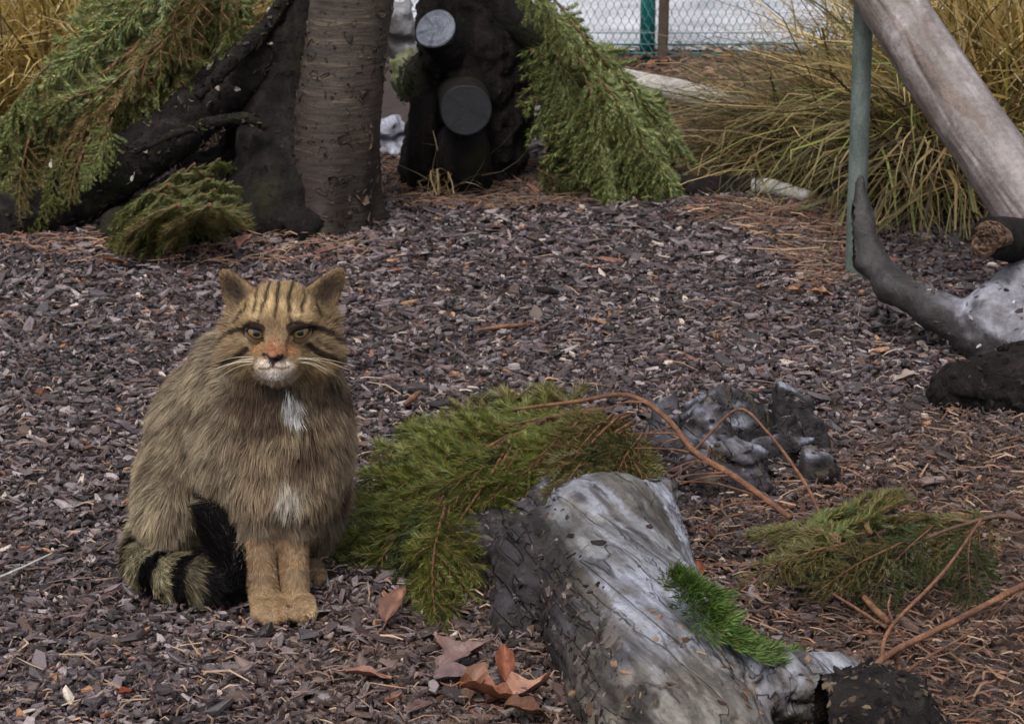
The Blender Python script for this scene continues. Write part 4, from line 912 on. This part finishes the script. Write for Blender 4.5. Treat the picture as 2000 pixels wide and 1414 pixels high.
put_leaf(905, 1290, .02, 2, .07, .034, (126, 100, 94), .6, -.3, 'large mauve brown dead leaf left of the silver log', curl=.4, lobes=3)
put_leaf(890, 1320, .02, 3, .05, .036, (122, 98, 98), .3, .1, 'dull purple dead leaf lying flat under the mauve leaf', curl=.3)
put_leaf(1010, 1350, .02, 4, .075, .034, (178, 132, 110), .5, -.25, 'bright pinkish tan curled leaf at the foot of the log', curl=.7, lobes=2)
put_leaf(960, 1385, .01, 5, .07, .036, (146, 92, 66), .2, .2, 'rusty leaf curling at the bottom edge beside the log', curl=.8, lobes=3)
put_leaf(985, 1300, .03, 6, .045, .024, (138, 80, 56), 1.7, -.8, 'small rusty leaf standing against the log', curl=.7)
put_leaf(720, 1325, .015, 7, .05, .02, (158, 112, 96), .15, .1, 'narrow pink brown leaf on the mulch in front of the cat', curl=.4)
put_leaf(250, 1352, .015, 8, .022, .017, (150, 76, 48), .9, .2, 'small orange leaf scrap near the lower left corner', curl=.4)
put_leaf(1556, 572, .015, 9, .035, .022, (186, 146, 100), .4, .2, 'pale orange leaf on the mulch left of the pole foot', curl=.6)
put_leaf(1605, 572, .015, 10, .04, .024, (162, 118, 90), .1, .1, 'tan curled leaf close to the pole foot', curl=.6, lobes=2)
put_leaf(1770, 750, .015, 11, .045, .026, (158, 140, 130), .3, -.2, 'pale buff leaf beside the black rotten stump', curl=.5, lobes=2)
put_leaf(1800, 1090, .03, 12, .036, .034, (176, 152, 146), .8, .1, 'pale pinkish star shaped leaf in the right litter', curl=.3, lobes=4)
put_leaf(1690, 865, .02, 13, .032, .022, (142, 110, 108), 1.2, .1, 'mauve leaf right of the broken grey stump', curl=.3)
put_leaf(165, 790, .015, 14, .035, .028, (112, 96, 98), .6, .1, 'grey mauve leaf on the mulch left of the cat', curl=.3, lobes=3)
put_leaf(225, 510, .02, 15, .045, .018, (150, 94, 60), .4, .1, 'orange brown leaf on the mulch before the leaning log', curl=.5)
put_leaf(480, 470, .03, 16, .05, .025, (142, 100, 84), 1.1, -.5, 'pinkish brown leaf upright before the black stump', curl=.6)
put_leaf(640, 490, .02, 17, .045, .03, (112, 74, 62), .5, -.3, 'dark red leaf at the foot of the ringed tree', curl=.6)
put_leaf(1470, 770, .03, 18, .03, .02, (120, 80, 70), .4, -.5, 'dark red leaf wedged on the broken grey stump', curl=.5)
put_leaf(1300, 1330, .09, 19, .035, .02, (170, 138, 104), .9, -.4, 'tan leaf caught on the mossy front of the silver log', curl=.6)
put_leaf(1360, 1120, .05, 20, .04, .022, (130, 76, 54), 1.4, -.6, 'rusty leaf tucked behind the silver log', curl=.6)
put_leaf(1285, 125, .03, 21, .07, .04, (150, 100, 72), .4, -.4, 'brown leaf lodged at the fence post foot', curl=.6)
put_leaf(1425, 112, .03, 22, .06, .035, (130, 80, 62), 1.0, -.5, 'red brown leaf at the fence by the arching grass', curl=.6)
put_leaf(870, 1265, .02, 31, .05, .028, (120, 92, 82), 2.1, -.3, 'dull brown leaf below the dark end of the silver log', curl=.5, lobes=2)
put_leaf(935, 1330, .03, 32, .05, .026, (150, 112, 92), 1.2, -.5, 'tan brown leaf overlapping the pinkish curled leaf', curl=.7)
put_leaf(1030, 1395, .02, 33, .05, .03, (120, 84, 64), .2, .2, 'dark rusty leaf at the bottom edge under the log', curl=.6, lobes=2)
put_leaf(820, 1385, .015, 34, .04, .022, (108, 84, 78), .8, .1, 'small grey brown leaf at the bottom edge left of the leaf pile', curl=.4)
g8 = np.random.default_rng(8); LM = []
for q in range(3):
    V, F, C = leaf(40+q, .016, .010, [(168, 156, 140), (142, 122, 98), (178, 170, 160)][q], .5); LM.append(mesh('dead_leaf', V, F, M['leaf'], C, True))
for q in range(30):
    t_ = g8.uniform(.25, .97); p0 = catmull(lp, 101)[int(t_*100)]
    o = link('dead_leaf', LM[q % 3], None, tuple(p0+np.array([g8.normal(0, .02), -.055+g8.normal(0, .008), .035+g8.normal(0, .018)])))
    o.rotation_euler = (g8.uniform(.3, 1.4), g8.normal(0, .5), g8.uniform(0, 6)); tag(o, 'tiny pale leaf scrap stuck to the dark leaning log', 'leaf', 'leaf scraps on the leaning log')
# pale stones and lichen behind the tree
def stone(px, py, Y, r, col, label, seed):
    c = D(px, py, Y); fz = Field(c-np.array(r)*2, c+np.array(r)*2, max(r)/12); fz.ell(c, r, .01); fz.noise(max(r)*.75, .9/max(r), 4, seed)
    V, F = fz.mesh(); tag(obj('stone', V, F, M['grey_wood'], np.broadcast_to(np.array(col), (len(V), 3)), True), label, 'stone')
stone(765, 275, 5.15, (.035, .04, .045), (1.0, 1.05, 1.15), 'pale bluish stone between the ringed tree and the shelter', 1)
stone(775, 60, 5.35, (.06, .06, .09), (.6, .6, .56), 'tall mottled grey stone behind the ringed tree', 2)
stone(790, 150, 5.2, (.03, .04, .05), (.42, .46, .2), 'mossy yellow stone at the left of the shelter', 3)
stone(1035, 215, 5.6, (.05, .05, .05), (.9, .75, .75), 'pinkish stone seen through the gap in the shelter', 4)

# ------------------------------------------------------------------ the wildcat
CY = 2.5
S1 = 1/1700.
fc = Field((-.50, 2.36, -.02), (-.13, 2.95, .46), .003)
c = D
fc.ell(c(548, 632, 2.545), (.0460, .049, .0460), .02)
fc.ell(c(492, 682, 2.553), (.026, .034, .027), .022); fc.ell(c(606, 682, 2.553), (.026, .034, .027), .022)
for ex, ey in ((503, 648), (584, 647)): fc.ell(c(ex, ey, 2.500), (.0160, .013, .0128), .006, op='s')
fc.cone(c(546, 625, 2.505), c(541, 682, 2.482), .0145, .0105, .014)
fc.ell(c(524, 706, 2.487), (.0150, .017, .0125), .012); fc.ell(c(558, 706, 2.487), (.0150, .017, .0125), .012)
fc.ell(c(541, 723, 2.493), (.0145, .015, .010), .010); fc.ell(c(541, 705, 2.51), (.028, .03, .022), .012)
fc.ell(c(541, 690, 2.469), (.0085, .006, .006), .006)
for sx in (504, 583): fc.ell(c(sx, 627, 2.508), (.016, .016, .0095), .012)
# ears: bent sheets with a cup to the front
def ear(base, tip, s):
    b = np.array(base); e1 = np.array(tip)-b; H = np.linalg.norm(e1); e1 /= H
    fr_ = np.array([.35*s, -1, .15]); fr_ -= e1*(fr_@e1); fr_ /= np.linalg.norm(fr_); e2 = np.cross(e1, fr_)
    def fn(P):
        q = P-b; t = q@e1; a = q@e2; f_ = q@fr_
        tt = np.clip(t/H, -.4, 1); wd = .0205*np.maximum(1-tt, 0)**.62*(1-.22*np.clip(tt, 0, 1))+.0022
        f2 = f_-13*a*a*np.clip(1.1-tt, .2, 1)+.004
        da = np.abs(a)-wd; db = np.abs(f2)-.0022; dt = np.maximum(t-H, -.012-t)
        d = np.stack([da, db, dt], -1)
        return np.linalg.norm(np.maximum(d, 0), axis=-1)+np.minimum(d.max(-1), 0)-.0022
    fc.add(fn, (np.array(base)+np.array(tip))/2, .05, .008)
EARS = [(c(484, 600, 2.552), c(435, 535, 2.556), -1), (c(615, 600, 2.552), c(666, 533, 2.556), 1)]
for e in EARS: ear(*e)
# neck, chest, back, haunches
fc.cone(c(547, 680, 2.58), c(552, 790, 2.60), .052, .064, .03)
fc.ell(c(562, 820, 2.60), (.063, .072, .07), .03); fc.ell(c(557, 925, 2.585), (.050, .055, .055), .03)
fc.ell(c(612, 860, 2.64), (.038, .08, .07), .03); fc.ell(c(608, 935, 2.70), (.040, .07, .06), .03)
fc.ell(c(460, 850, 2.63), (.045, .08, .085), .03)
fc.cone(c(462, 722, 2.67), c(432, 830, 2.715), .050, .070, .04); fc.cone(c(432, 830, 2.715), c(385, 935, 2.765), .070, .074, .04)
fc.cone(c(540, 850, 2.66), c(480, 960, 2.75), .07, .07, .04)
fc.ell(c(338, 980, 2.67), (.041, .075, .062), .03)
fc.ell(c(585, 1000, 2.70), (.045, .06, .05), .03)
# front legs and paws
fc.cone(c(503, 960, 2.57), c(500, 1050, 2.55), .029, .0182, .02); fc.cone(c(501, 1050, 2.55), c(515, 1165, 2.525), .0182, .0165, .003)
fc.cone(c(582, 960, 2.575), c(570, 1050, 2.558), .027, .0172, .02); fc.cone(c(570, 1050, 2.558), c(578, 1165, 2.533), .0172, .0148, .003)
fc.ell(c(526, 1184, 2.510), (.0215, .026, .0130), .008); fc.ell(c(593, 1184, 2.515), (.0145, .025, .0130), .004)
for tx, ty, Yt, r in ((503, 1196, 2.489, .0088), (519, 1203, 2.482, .0092), (538, 1204, 2.481, .0092), (555, 1199, 2.486, .0082),
                      (578, 1199, 2.490, .0076), (593, 1200, 2.487, .0086), (609, 1194, 2.492, .0080)):
    fc.ell(c(tx, ty+1, Yt-.003), (r*.88, r*1.45, r*1.02), .0022)
# hind feet
fc.ell(c(612, 1118, 2.63), (.014, .030, .0125), .01); fc.ell(c(620, 1125, 2.60), (.0085, .012, .009), .006)
fc.ell(c(400, 1140, 2.60), (.02, .05, .014), .012)
# tail curled round the left; black tip raised to stand in for belly shade
TAIL = [c(330, 1010, 2.76), c(292, 1055, 2.70), c(287, 1098, 2.635), c(325, 1124, 2.583), c(385, 1135, 2.557), c(440, 1138, 2.55), c(462, 1105, 2.552), c(440, 1045, 2.562), c(408, 990, 2.575)]
TR = [.020, .022, .0235, .0245, .0250, .0245, .023, .020, .013]
tq = catmull(TAIL, 40); tr_ = catmull(np.array(TR), 40)[:, 0]
fc.chain(list(tq), list(tr_), .006)
CV, CQ = fc.mesh()
# relax
nbr = np.zeros_like(CV); cntv = np.zeros(len(CV))
for a_, b_ in ((0, 1), (1, 2), (2, 3), (3, 0)):
    np.add.at(nbr, CQ[:, a_], CV[CQ[:, b_]]); np.add.at(nbr, CQ[:, b_], CV[CQ[:, a_]]); np.add.at(cntv, CQ[:, a_], 1); np.add.at(cntv, CQ[:, b_], 1)
CV = CV*.5+.5*nbr/cntv[:, None]
CN = vnormals(CV, CQ)
# coat: planar coordinates on the frontal plane through the chest, in units of the body drawing
fwd = np.array([0, cp, -sp_]); rgt = np.array([1., 0, 0]); upv = np.array([0, sp_, cp])
O0 = c(549, 640, 2.52); SC = FPX/((O0-[0, 0, CAM_H])@fwd)
def uv(P): q = P-O0; return 549+(q@rgt)*SC, 640-(q@upv)*SC
def seg_d(u, v, pts):
    d = np.full(u.shape, 1e9); 
    for (x1, y1), (x2, y2) in zip(pts[:-1], pts[1:]):
        dx, dy = x2-x1, y2-y1; t = np.clip(((u-x1)*dx+(v-y1)*dy)/(dx*dx+dy*dy+1e-9), 0, 1)
        d = np.minimum(d, np.hypot(u-x1-t*dx, v-y1-t*dy))
    return d
def tail_t(P):
    d = np.linalg.norm(P[:, None]-tq[None, ::2], axis=2); k = d.argmin(1); return k*2/39., d.min(1)
def coat(P, Nm, g):
    n = len(P); u, v = uv(P)
    u = u+1.6*fbm(P*140, 2, 3); v = v+1.6*fbm(P*140, 2, 9)
    tt, td = tail_t(P); on_tail = (td < .032) & ((v > 1062) | ((tt > .5) & (v > 970))) & (P[:, 2] < .12) & (P[:, 1] < 2.68)
    col = np.broadcast_to(lin(126, 113, 97), (n, 3)).copy()
    nz = fbm(P*np.array([38, 38, 22]), 4, 4)
    def lay(c_, m): 
        nonlocal col
        col = mix(col, lin(*c_)[None], np.clip(m, 0, 1)[:, None])
    lay((131, 118, 98), sst(480, 360, u)*.8*sst(650, 760, v)); lay((92, 78, 62), sst(.05, .4, nz)*.65); lay((164, 150, 122), sst(.12, .45, -nz)*.6)
    stripe = np.sin((v*.055+u*.02)+3.5*fbm(P*14, 2, 8)); lay((78, 66, 54), sst(.55, .95, stripe)*.45*sst(480, 400, u))
    chest = sst(420, 480, u)*sst(690, 740, v)*sst(1030, 1000, v)
    lay((126, 108, 88), chest*.8); lay((84, 67, 55), chest*sst(.0, .3, fbm(P*30, 3, 14))*.9); lay((150, 132, 106), chest*sst(.12, .4, fbm(P*42, 3, 15))*.6)
    lay((66, 51, 42), np.exp(-((u-492)/58)**2-((v-768)/42)**2)*.95); lay((66, 52, 44), np.exp(-((u-625)/46)**2-((v-762)/30)**2)*.9); lay((70, 56, 48), np.exp(-((u-545)/60)**2-((v-755)/12)**2)*.8*(P[:, 1] > 2.51))  # dark brown throat fur, with shade under the chin painted in
    lay((168, 150, 128), sst(655, 690, u)*sst(700, 760, v)*.7)
    lay((70, 56, 48), np.exp(-((u-560)/110)**2-((v-1008)/14)**2)*.9)
    w1 = sst(1.15, .65, np.hypot((u-563-.16*(v-790))/17, (v-790)/38)+.16*fbm(P*90, 3, 5)); lay((196, 194, 190), (w1 > g.uniform(.1, .9, n))*1.0)
    w2 = sst(1.2, .45, np.hypot((u-552)/27, (v-968)/42)+.2*fbm(P*80, 3, 6)); lay((164, 156, 144), (w2 > g.uniform(.05, 1, n))*.95)
    legs = (sst(1010, 1062, v+10*fbm(P*60, 2, 31)) > g.uniform(.1, .9, n))*1.0*(u > 466)*(u < 640)*(P[:, 1] < 2.66); lay((134, 112, 88), legs); lay((156, 130, 98), legs*sst(1130, 1190, v)*.7)
    lay((190, 168, 132), legs*sst(592, 612, u)*sst(1170, 1190, v)); lay((138, 98, 64), legs*np.exp(-((u-536)/5)**2)*.4)
    lay((140, 102, 66), legs*sst(.5, .9, np.sin(v*.16))*.35*sst(1150, 1130, v))
    # ---- head
    hd = (P[:, 2] > .20) & (P[:, 1] < 2.60) & (v < 748) & (np.hypot((u-549)/125, (v-640)/112) < 1); hm = hd*1.0
    face = hm*sst(1.0, .8, np.hypot((u-549)/120, (v-650)/108))
    lay((136, 115, 86), face); lay((150, 126, 90), face*np.exp(-((u-545)/60)**2-((v-600)/40)**2)*.6)
    lay((138, 116, 92), face*sst(470, 450, u)); lay((136, 114, 92), face*sst(628, 650, u))
    D1 = (40, 29, 23)
    def line(pts, wpx, c_=D1, a=.9): lay(c_, hm*sst(wpx, wpx*.45, seg_d(u, v, pts))*a)
    for pts, w_ in (([(527, 548), (526, 575), (523, 596), (517, 616), (514, 632)], 4.4), ([(569, 548), (567, 575), (565, 598), (568, 618), (571, 632)], 4.4), ([(546, 548), (543, 575), (546, 600), (544, 626)], 4.2),
                    ([(508, 560), (503, 585), (504, 604), (500, 624)], 3.8), ([(590, 560), (593, 585), (588, 606), (590, 624)], 3.8), ([(490, 580), (484, 600), (478, 622)], 3.6), ([(608, 580), (613, 600), (620, 622)], 3.6), ([(474, 612), (462, 634)], 3.2), ([(626, 612), (638, 634)], 3.2)): line(pts, w_)
    
    for gu, gv, gw in ((534, 604, 5), (556, 604, 5), (513, 606, 3.5), (576, 606, 3.5), (497, 600, 4), (597, 600, 4)): lay((184, 160, 122), face*np.exp(-((u-gu)/gw)**2-((v-gv)/20)**2)*.85)
    lay((112, 88, 68), face*np.exp(-((u-542)/15)**2-((v-640)/20)**2)*.9)
    lay((100, 80, 62), hm*sst(600, 630, v)*sst(36, 22, np.abs(np.hypot((u-549)/1.0, (v-655)/1.0)-100))*.0)
    lay((150, 108, 80), face*np.exp(-((u-541)/13)**2-((v-677)/13)**2)*.9); lay((160, 114, 82), face*np.exp(-((u-507)/13)**2-((v-682)/8)**2)*.8); lay((180, 122, 78), face*np.exp(-((u-570)/9)**2-((v-684)/9)**2)*.7)
    for (ex, ey, s) in ((503, 647, -1), (584, 646, 1)):
        lay((206, 184, 146), face*np.exp(-((u-ex-s*8)/24)**2-((v-ey-16)/7)**2)*.9); lay((200, 176, 134), face*np.exp(-((u-ex)/17)**2-((v-ey+25)/5)**2)*.6)
        lay((54, 40, 32), face*sst(1.15, 1.0, np.hypot((u-ex)/22.5, (v-ey-1)/14)))
    line([(484, 645), (468, 646), (453, 658), (438, 673)], 6, (48, 38, 32), 1); line([(486, 637), (500, 633), (516, 641)], 2.6, (56, 42, 34), .8)
    line([(602, 639), (618, 645), (638, 664), (658, 675)], 6, (48, 38, 32), 1); line([(572, 641), (586, 632), (601, 637)], 2.6, (56, 42, 34), .8)
    line([(487, 682), (469, 694), (442, 703)], 7.5, D1, .95); line([(597, 674), (619, 690), (642, 701)], 7.5, D1, .95); line([(611, 664), (628, 680)], 4, D1, .5)
    line([(516, 641), (521, 654), (523, 668)], 4, (78, 50, 36), .9); line([(570, 648), (564, 664), (561, 682)], 4, (88, 54, 38), .8)
    mz = hm*sst(1.2, .75, np.hypot((u-541)/38, (v-719)/23)); lay((200, 186, 170), mz*.95); lay((214, 206, 202), hm*np.exp(-((u-541)/20)**2-((v-730)/10)**2))
    lay((160, 104, 76), hm*np.exp(-((u-541)/15)**2-((v-688)/10)**2)); 
    line([(525, 691), (533, 699), (541, 705), (549, 699), (557, 691)], 5.5, (40, 26, 24), 1); lay((44, 28, 26), hm*sst(1.1, .7, np.hypot((u-541)/7, (v-702)/5)))
    line([(541, 702), (541, 712)], 3, (56, 38, 36), .9); line([(541, 711), (530, 716), (516, 716)], 2.8, (78, 58, 54), .8); line([(541, 711), (552, 716), (567, 714)], 2.8, (78, 58, 54), .8)
    for b_, t_, s in EARS:
        e1 = t_-b_; H = np.linalg.norm(e1); e1 = e1/H; q = P-b_; al = q@e1; dist = np.linalg.norm(q-np.clip(al, 0, H)[:, None]*e1, axis=1)
        m = sst(.0, .012, al)*sst(.034, .024, dist)*(v < 606); lay((132, 108, 80), m)
        inn = m*sst(.3, .7, -Nm[:, 1])*sst(.016, .008, dist)*sst(H*.98, H*.6, al); lay((100, 86, 72), inn*.85); lay((70, 58, 48), inn*sst(.010, .004, dist)*.7)
    # ---- tail rings
    tn = tt*100+1.2*nz
    bands = np.zeros(n)
    for a0_, b0_ in ((17, 22), (33, 38.5), (44.5, 50), (53, 100)): bands = np.maximum(bands, sst(a0_-1.2, a0_+1.2, tn)*sst(b0_+1.2, b0_-1.2, tn))
    lay((130, 120, 94), on_tail*1.0); lay((156, 148, 122), on_tail*sst(.0, .3, -nz)*.8); lay((16, 13, 13), on_tail*np.maximum(bands, .55*sst(48, 51, tn)))
    return col, u, v, on_tail, hd, legs > .3, tt
skin_col, su, sv, s_t, s_h, s_l, _ = coat(CV, CN, rng)
nose = (np.hypot((su-541)/15, (sv-692)/8) < 1) & (CV[:, 1] < 2.475)
base_c = c(500, 1180, 2.6); base_c[2] = 0
cat = link('wildcat', mesh('wildcat', CV-base_c, CQ, M['skin'], skin_col*.55+.45*skin_col*nose[:, None], True), None, tuple(base_c))
tag(cat, 'striped grey brown wildcat sitting on the mulch and looking at the camera', 'wildcat')
# fur strands
gf = np.random.default_rng(77)
T3 = np.vstack([CQ[:, [0, 1, 2]], CQ[:, [0, 2, 3]]])
A3 = np.linalg.norm(np.cross(CV[T3[:, 1]]-CV[T3[:, 0]], CV[T3[:, 2]]-CV[T3[:, 0]]), axis=1)
cen = CV[T3].mean(1); cu, cv_ = uv(cen)
wgt = A3*np.where((cv_ < 735) & (cv_ > 600) & (np.abs(cu-542) < 62) & (cen[:, 1] < 2.52), 2.2, 1.0)*np.where((cv_ > 1020) & (cu > 466) & (cu < 640) & (cen[:, 1] < 2.6), 2.2, 1.0)*np.where((cv_ < 750) & (cen[:, 1] < 2.60), 3.2, 1.0)*np.where(cen[:, 1] > 2.72, .5, 1.0)*np.where(cen[:, 2] < .003, .0, 1)
NF = 270000
ti = gf.choice(len(T3), NF, p=wgt/wgt.sum()); r1, r2 = gf.uniform(size=(2, NF)); r1 = np.sqrt(r1)
bw = np.stack([1-r1, r1*(1-r2), r1*r2], 1)
FP = (CV[T3[ti]]*bw[..., None]).sum(1); FN = (CN[T3[ti]]*bw[..., None]).sum(1); FN /= np.linalg.norm(FN, axis=1)[:, None]
fcol, fu, fv, ft, fh, fl, ftt = coat(FP, FN, gf)
# length map
Ln = np.full(NF, .0195)+.006*fbm(FP*30, 2, 44); Ln[fl] = .0070
hl = .0055+.023*sst(58, 108, np.hypot(fu-544, (fv-665)*.95))*sst(590, 665, fv)+.0045*sst(630, 580, fv); Ln = np.where(fh, hl, Ln)
Ln = np.where(fh & (np.hypot((fu-541)/45, (fv-712)/30) < 1), .0042, Ln)
earm = np.zeros(NF, bool)
for b_, t_, s in EARS:
    e1 = t_-b_; H = np.linalg.norm(e1); e1 = e1/H; q = FP-b_; al = q@e1; dist = np.linalg.norm(q-np.clip(al, 0, H)[:, None]*e1, axis=1); earm |= (al > .006) & (dist < .028) & (fv < 602)
Ln[earm] = .0058; Ln[ft] = .020; Ln[fl & (fv > 1165)] = .0042; Ln[fl & (fv > 1185)] = .0030
Ln *= gf.uniform(.65, 1.25, NF)
eyes_ = [(503, 648), (584, 647)]
kill = np.zeros(NF, bool)
for ex, ey in eyes_: kill |= fh & (np.hypot((fu-ex)/21.5, (fv-ey-2)/13.5) < 1)
kill |= fh & (np.hypot((fu-541)/14, (fv-693)/8) < 1) & (FP[:, 1] < 2.478)
# flow
down = np.array([-.12, .10, -1.0]); fl_dir = np.broadcast_to(down, (NF, 3)).copy()
fl_dir[:, 0] += np.where(fu < 480, -.25, .1); noseP = c(542, 676, 2.47)
hv = FP-noseP; hv /= np.linalg.norm(hv, axis=1)[:, None]; hv[:, 1] += .35; fl_dir = np.where(fh[:, None], hv, fl_dir)
for b_, t_, s in EARS: 
    e1 = (t_-b_)/np.linalg.norm(t_-b_); fl_dir = np.where((earm & (np.sign(FP[:, 0]-O0[0]) == s))[:, None], e1, fl_dir)
tg = np.gradient(tq, axis=0); tg /= np.linalg.norm(tg, axis=1)[:, None]
fl_dir = np.where(ft[:, None], tg[np.clip((ftt*39).astype(int), 0, 39)], fl_dir)
bodym = np.where(fh | fl, .45, 1.0)
for ax_ in range(3): fl_dir[:, ax_] += bodym*(.65*fbm(FP*22, 2, 60+ax_)+.95*fbm(FP*80, 2, 70+ax_))
fl_dir -= FN*(fl_dir*FN).sum(1)[:, None]; fl_dir /= np.linalg.norm(fl_dir, axis=1)[:, None]+1e-9
lift = np.where(fh, .36+.25*fbm(FP*70, 2, 83), .62+.35*fbm(FP*40, 2, 81)); lift = np.where(fl, .34, lift); lift = np.where(earm, .3, lift); lift = np.where(fh & (Ln < .0075), .22, lift); lift = lift*gf.uniform(.6, 1.4, NF)
d0 = fl_dir+FN*lift[:, None]+gf.normal(0, .10, (NF, 3)); d0 /= np.linalg.norm(d0, axis=1)[:, None]
sag = np.array([0, 0, -1.])*np.where(fh, .05, np.where(fl, .0, .22))[:, None]
t_ = np.array([0, .52, 1.0])
CT = FP[:, None]-FN[:, None]*np.where(Ln < .009, .0002, .001)[:, None, None]+d0[:, None]*(t_[None, :, None]*Ln[:, None, None])+sag[:, None]*(t_[None, :, None]**2*Ln[:, None, None])
# clump the tips
NCL = 15000
ci = gf.choice(NF, NCL, replace=False); kd = kdtree.KDTree(NCL)
for q, s in enumerate(ci): kd.insert(FP[s], q)
kd.balance()
near = np.array([kd.find(p)[1] for p in FP]); tgt = CT[ci[near]]
amt = np.where(fh & (Ln < .012),   .10, .34)*np.where(fl, .3, 1.0); amt[earm] = .05
dist_cl = np.linalg.norm(FP-FP[ci[near]], axis=1); amt *= sst(.02, .008, dist_cl)
CT += (tgt-CT)*(amt[:, None]*t_[None]**1.5)[..., None]
CT[..., 2] = np.maximum(CT[..., 2], .004)
wdir = np.cross(CT[:, 1]-CT[:, 0], FN+gf.normal(0, .35, (NF, 3))); wdir /= np.linalg.norm(wdir, axis=1)[:, None]+1e-9
hw = np.where(Ln < .012, .00028, .00033)[:, None]*np.array([1, .75])[None]
ok = ~kill
A_ = CT[:, :2]-wdir[:, None]*hw[..., None]; B_ = CT[:, :2]+wdir[:, None]*hw[..., None]
FV = np.concatenate([np.stack([A_, B_], 2).reshape(NF, 4, 3), CT[:, 2:]], 1)[ok]
k = len(FV); b7 = (np.arange(k)*5)[:, None]
F4 = b7+np.array([[0, 1, 3, 2]]); F3 = b7+np.array([[2, 3, 4]])
clv = gf.uniform(.8, 1.22, NCL)[near]
vc = fcol*(np.where(fh | fl, gf.uniform(.62, 1.4, NF), gf.uniform(.45, 1.5, NF))*clv*(1+.35*fbm(FP*np.array([60, 60, 45]), 3, 91)))[:, None]
agouti = np.where(fh | fl, .12, .42)*gf.uniform(.4, 1.3, NF)
agouti = np.where((gf.uniform(size=NF) < .16) & ~fh & ~fl, agouti*2.4, agouti)
tipc = np.array([.62, 1.0, 1.35])[None]; tcol = 1+(tipc-1)*agouti[:, None]/.35
FC = vc[:, None]*np.stack([tcol[:, 0], tcol[:, 0], tcol[:, 1], tcol[:, 1], tcol[:, 2]], 1)[..., None]
tag(obj('fur', FV.reshape(-1, 3), [F4, F3], M['fur'], FC[ok].reshape(-1, 3), parent=cat), kind='stuff')
# eyes with lids
def sph(r, nu=40, nv=28):
    th = np.linspace(0, np.pi, nv); ph = np.linspace(0, 2*np.pi, nu, endpoint=False)
    Tt, Pp = np.meshgrid(th, ph, indexing='ij')
    V = np.stack([np.sin(Tt)*np.cos(Pp), -np.cos(Tt), np.sin(Tt)*np.sin(Pp)], -1).reshape(-1, 3)*r
    i, j = np.meshgrid(np.arange(nv-1), np.arange(nu), indexing='ij')
    return V, np.stack([i*nu+j, (i+1)*nu+j, (i+1)*nu+(j+1) % nu, i*nu+(j+1) % nu], -1).reshape(-1, 4)[:, ::-1]
RE = .0132
look = np.array([0, 0, CAM_H])
for ex, ey, s in ((503, 648, -1), (584, 647, 1)):
    p = c(ex, ey, 2.5094); V, F = sph(RE)
    d = look-p; d /= np.linalg.norm(d); d[0] += .10*s; d[2] -= .04; d /= np.linalg.norm(d)
    yv = -d; xv = np.cross(yv, [0, 0, 1.]); xv /= np.linalg.norm(xv); zv = np.cross(xv, yv); RM = np.stack([xv, yv, zv], 1)
    rr = np.hypot(V[:, 0], V[:, 2])/RE; fr = V[:, 1] < 0
    ang = np.arctan2(V[:, 2], V[:, 0])
    iris = mix(lin(112, 90, 56)[None], lin(72, 54, 34)[None], (.5+.5*np.sin(ang*23+rr*9))[:, None]*.5)
    C = np.where((rr < .78)[:, None] & fr[:, None], iris, lin(40, 30, 24)[None]); C = np.where((rr < .84)[:, None] & (rr > .70)[:, None], C*.45, C)
    pup = (np.hypot(V[:, 0]/.72, V[:, 2]/1.0)/RE < .44) & fr; C = np.where(pup[:, None], lin(8, 7, 6)[None], C)
    eye = empty('eye', p-base_c); eye.parent = cat
    link('eyeball', mesh('eyeball', V@RM.T, F, M['eye'], C, True), eye)
    for nm, r_, up in (('upper_eyelid', RE*1.09, 1), ('lower_eyelid', RE*1.06, -1)):     # almond opening, outer corner a little higher
        aa = np.radians(np.linspace(-88, 88, 33)); rows_ = 9; pv = []
        for a_ in aa:
            e0 = R(26 if up > 0 else 32)*np.cos(np.clip(a_*1.45, -1.57, 1.57))*up+R(12)*s*a_/1.5
            for q in range(rows_):
                e_ = e0+(R(105)*up-e0)*(q/(rows_-1))**1.3
                pv.append((math.sin(a_), -math.cos(a_)*math.cos(e_), math.cos(a_)*math.sin(e_)))
        pv = np.array(pv)*r_; nn = len(aa)
        ii, jj = np.meshgrid(np.arange(nn-1), np.arange(rows_-1), indexing='ij'); fq_ = np.stack([ii*rows_+jj, (ii+1)*rows_+jj, (ii+1)*rows_+jj+1, ii*rows_+jj+1], -1).reshape(-1, 4)
        inner = pv*.93; rim = np.stack([np.arange(nn-1)*rows_, (np.arange(nn-1)+1)*rows_, (np.arange(nn-1)+1)*rows_+len(pv), np.arange(nn-1)*rows_+len(pv)], 1)
        lidc = np.tile(np.linspace(0, 1, rows_)**.6, nn)[:, None]; lc = mix(lin(30, 22, 18)[None], lin(*((74, 58, 44) if up > 0 else (150, 126, 96)))[None], lidc)
        link(nm, mesh(nm, np.vstack([pv, inner])@RM.T, [fq_, rim], M['lid'], np.vstack([lc, lc*0+lin(30, 22, 18)]), True), eye)
# whiskers
for s in (-1, 1):
    for q in range(6):
        bx = 541+s*(20+5*(q % 3)+g8.uniform(-2, 2)); by = 700+4*(q//3)+3*(q % 2)
        b0 = c(bx, by, 2.482); ln = g8.uniform(.045, .075); dz = (-.12-.16*q/6*1.6)+g8.normal(0, .05)
        dv = np.array([s*1., .12+g8.uniform(0, .25), dz]); dv /= np.linalg.norm(dv)
        pts = [b0, b0+dv*ln*.5+[0, 0, .003], b0+dv*ln+[0, 0, -.004]]
        V, F, _ = tube(pts, [.00034, .00028, .0001], 8, 5); obj('whisker', V, F, M['whisker'], np.broadcast_to(lin(178, 168, 146), (len(V), 3)), True, parent=cat)
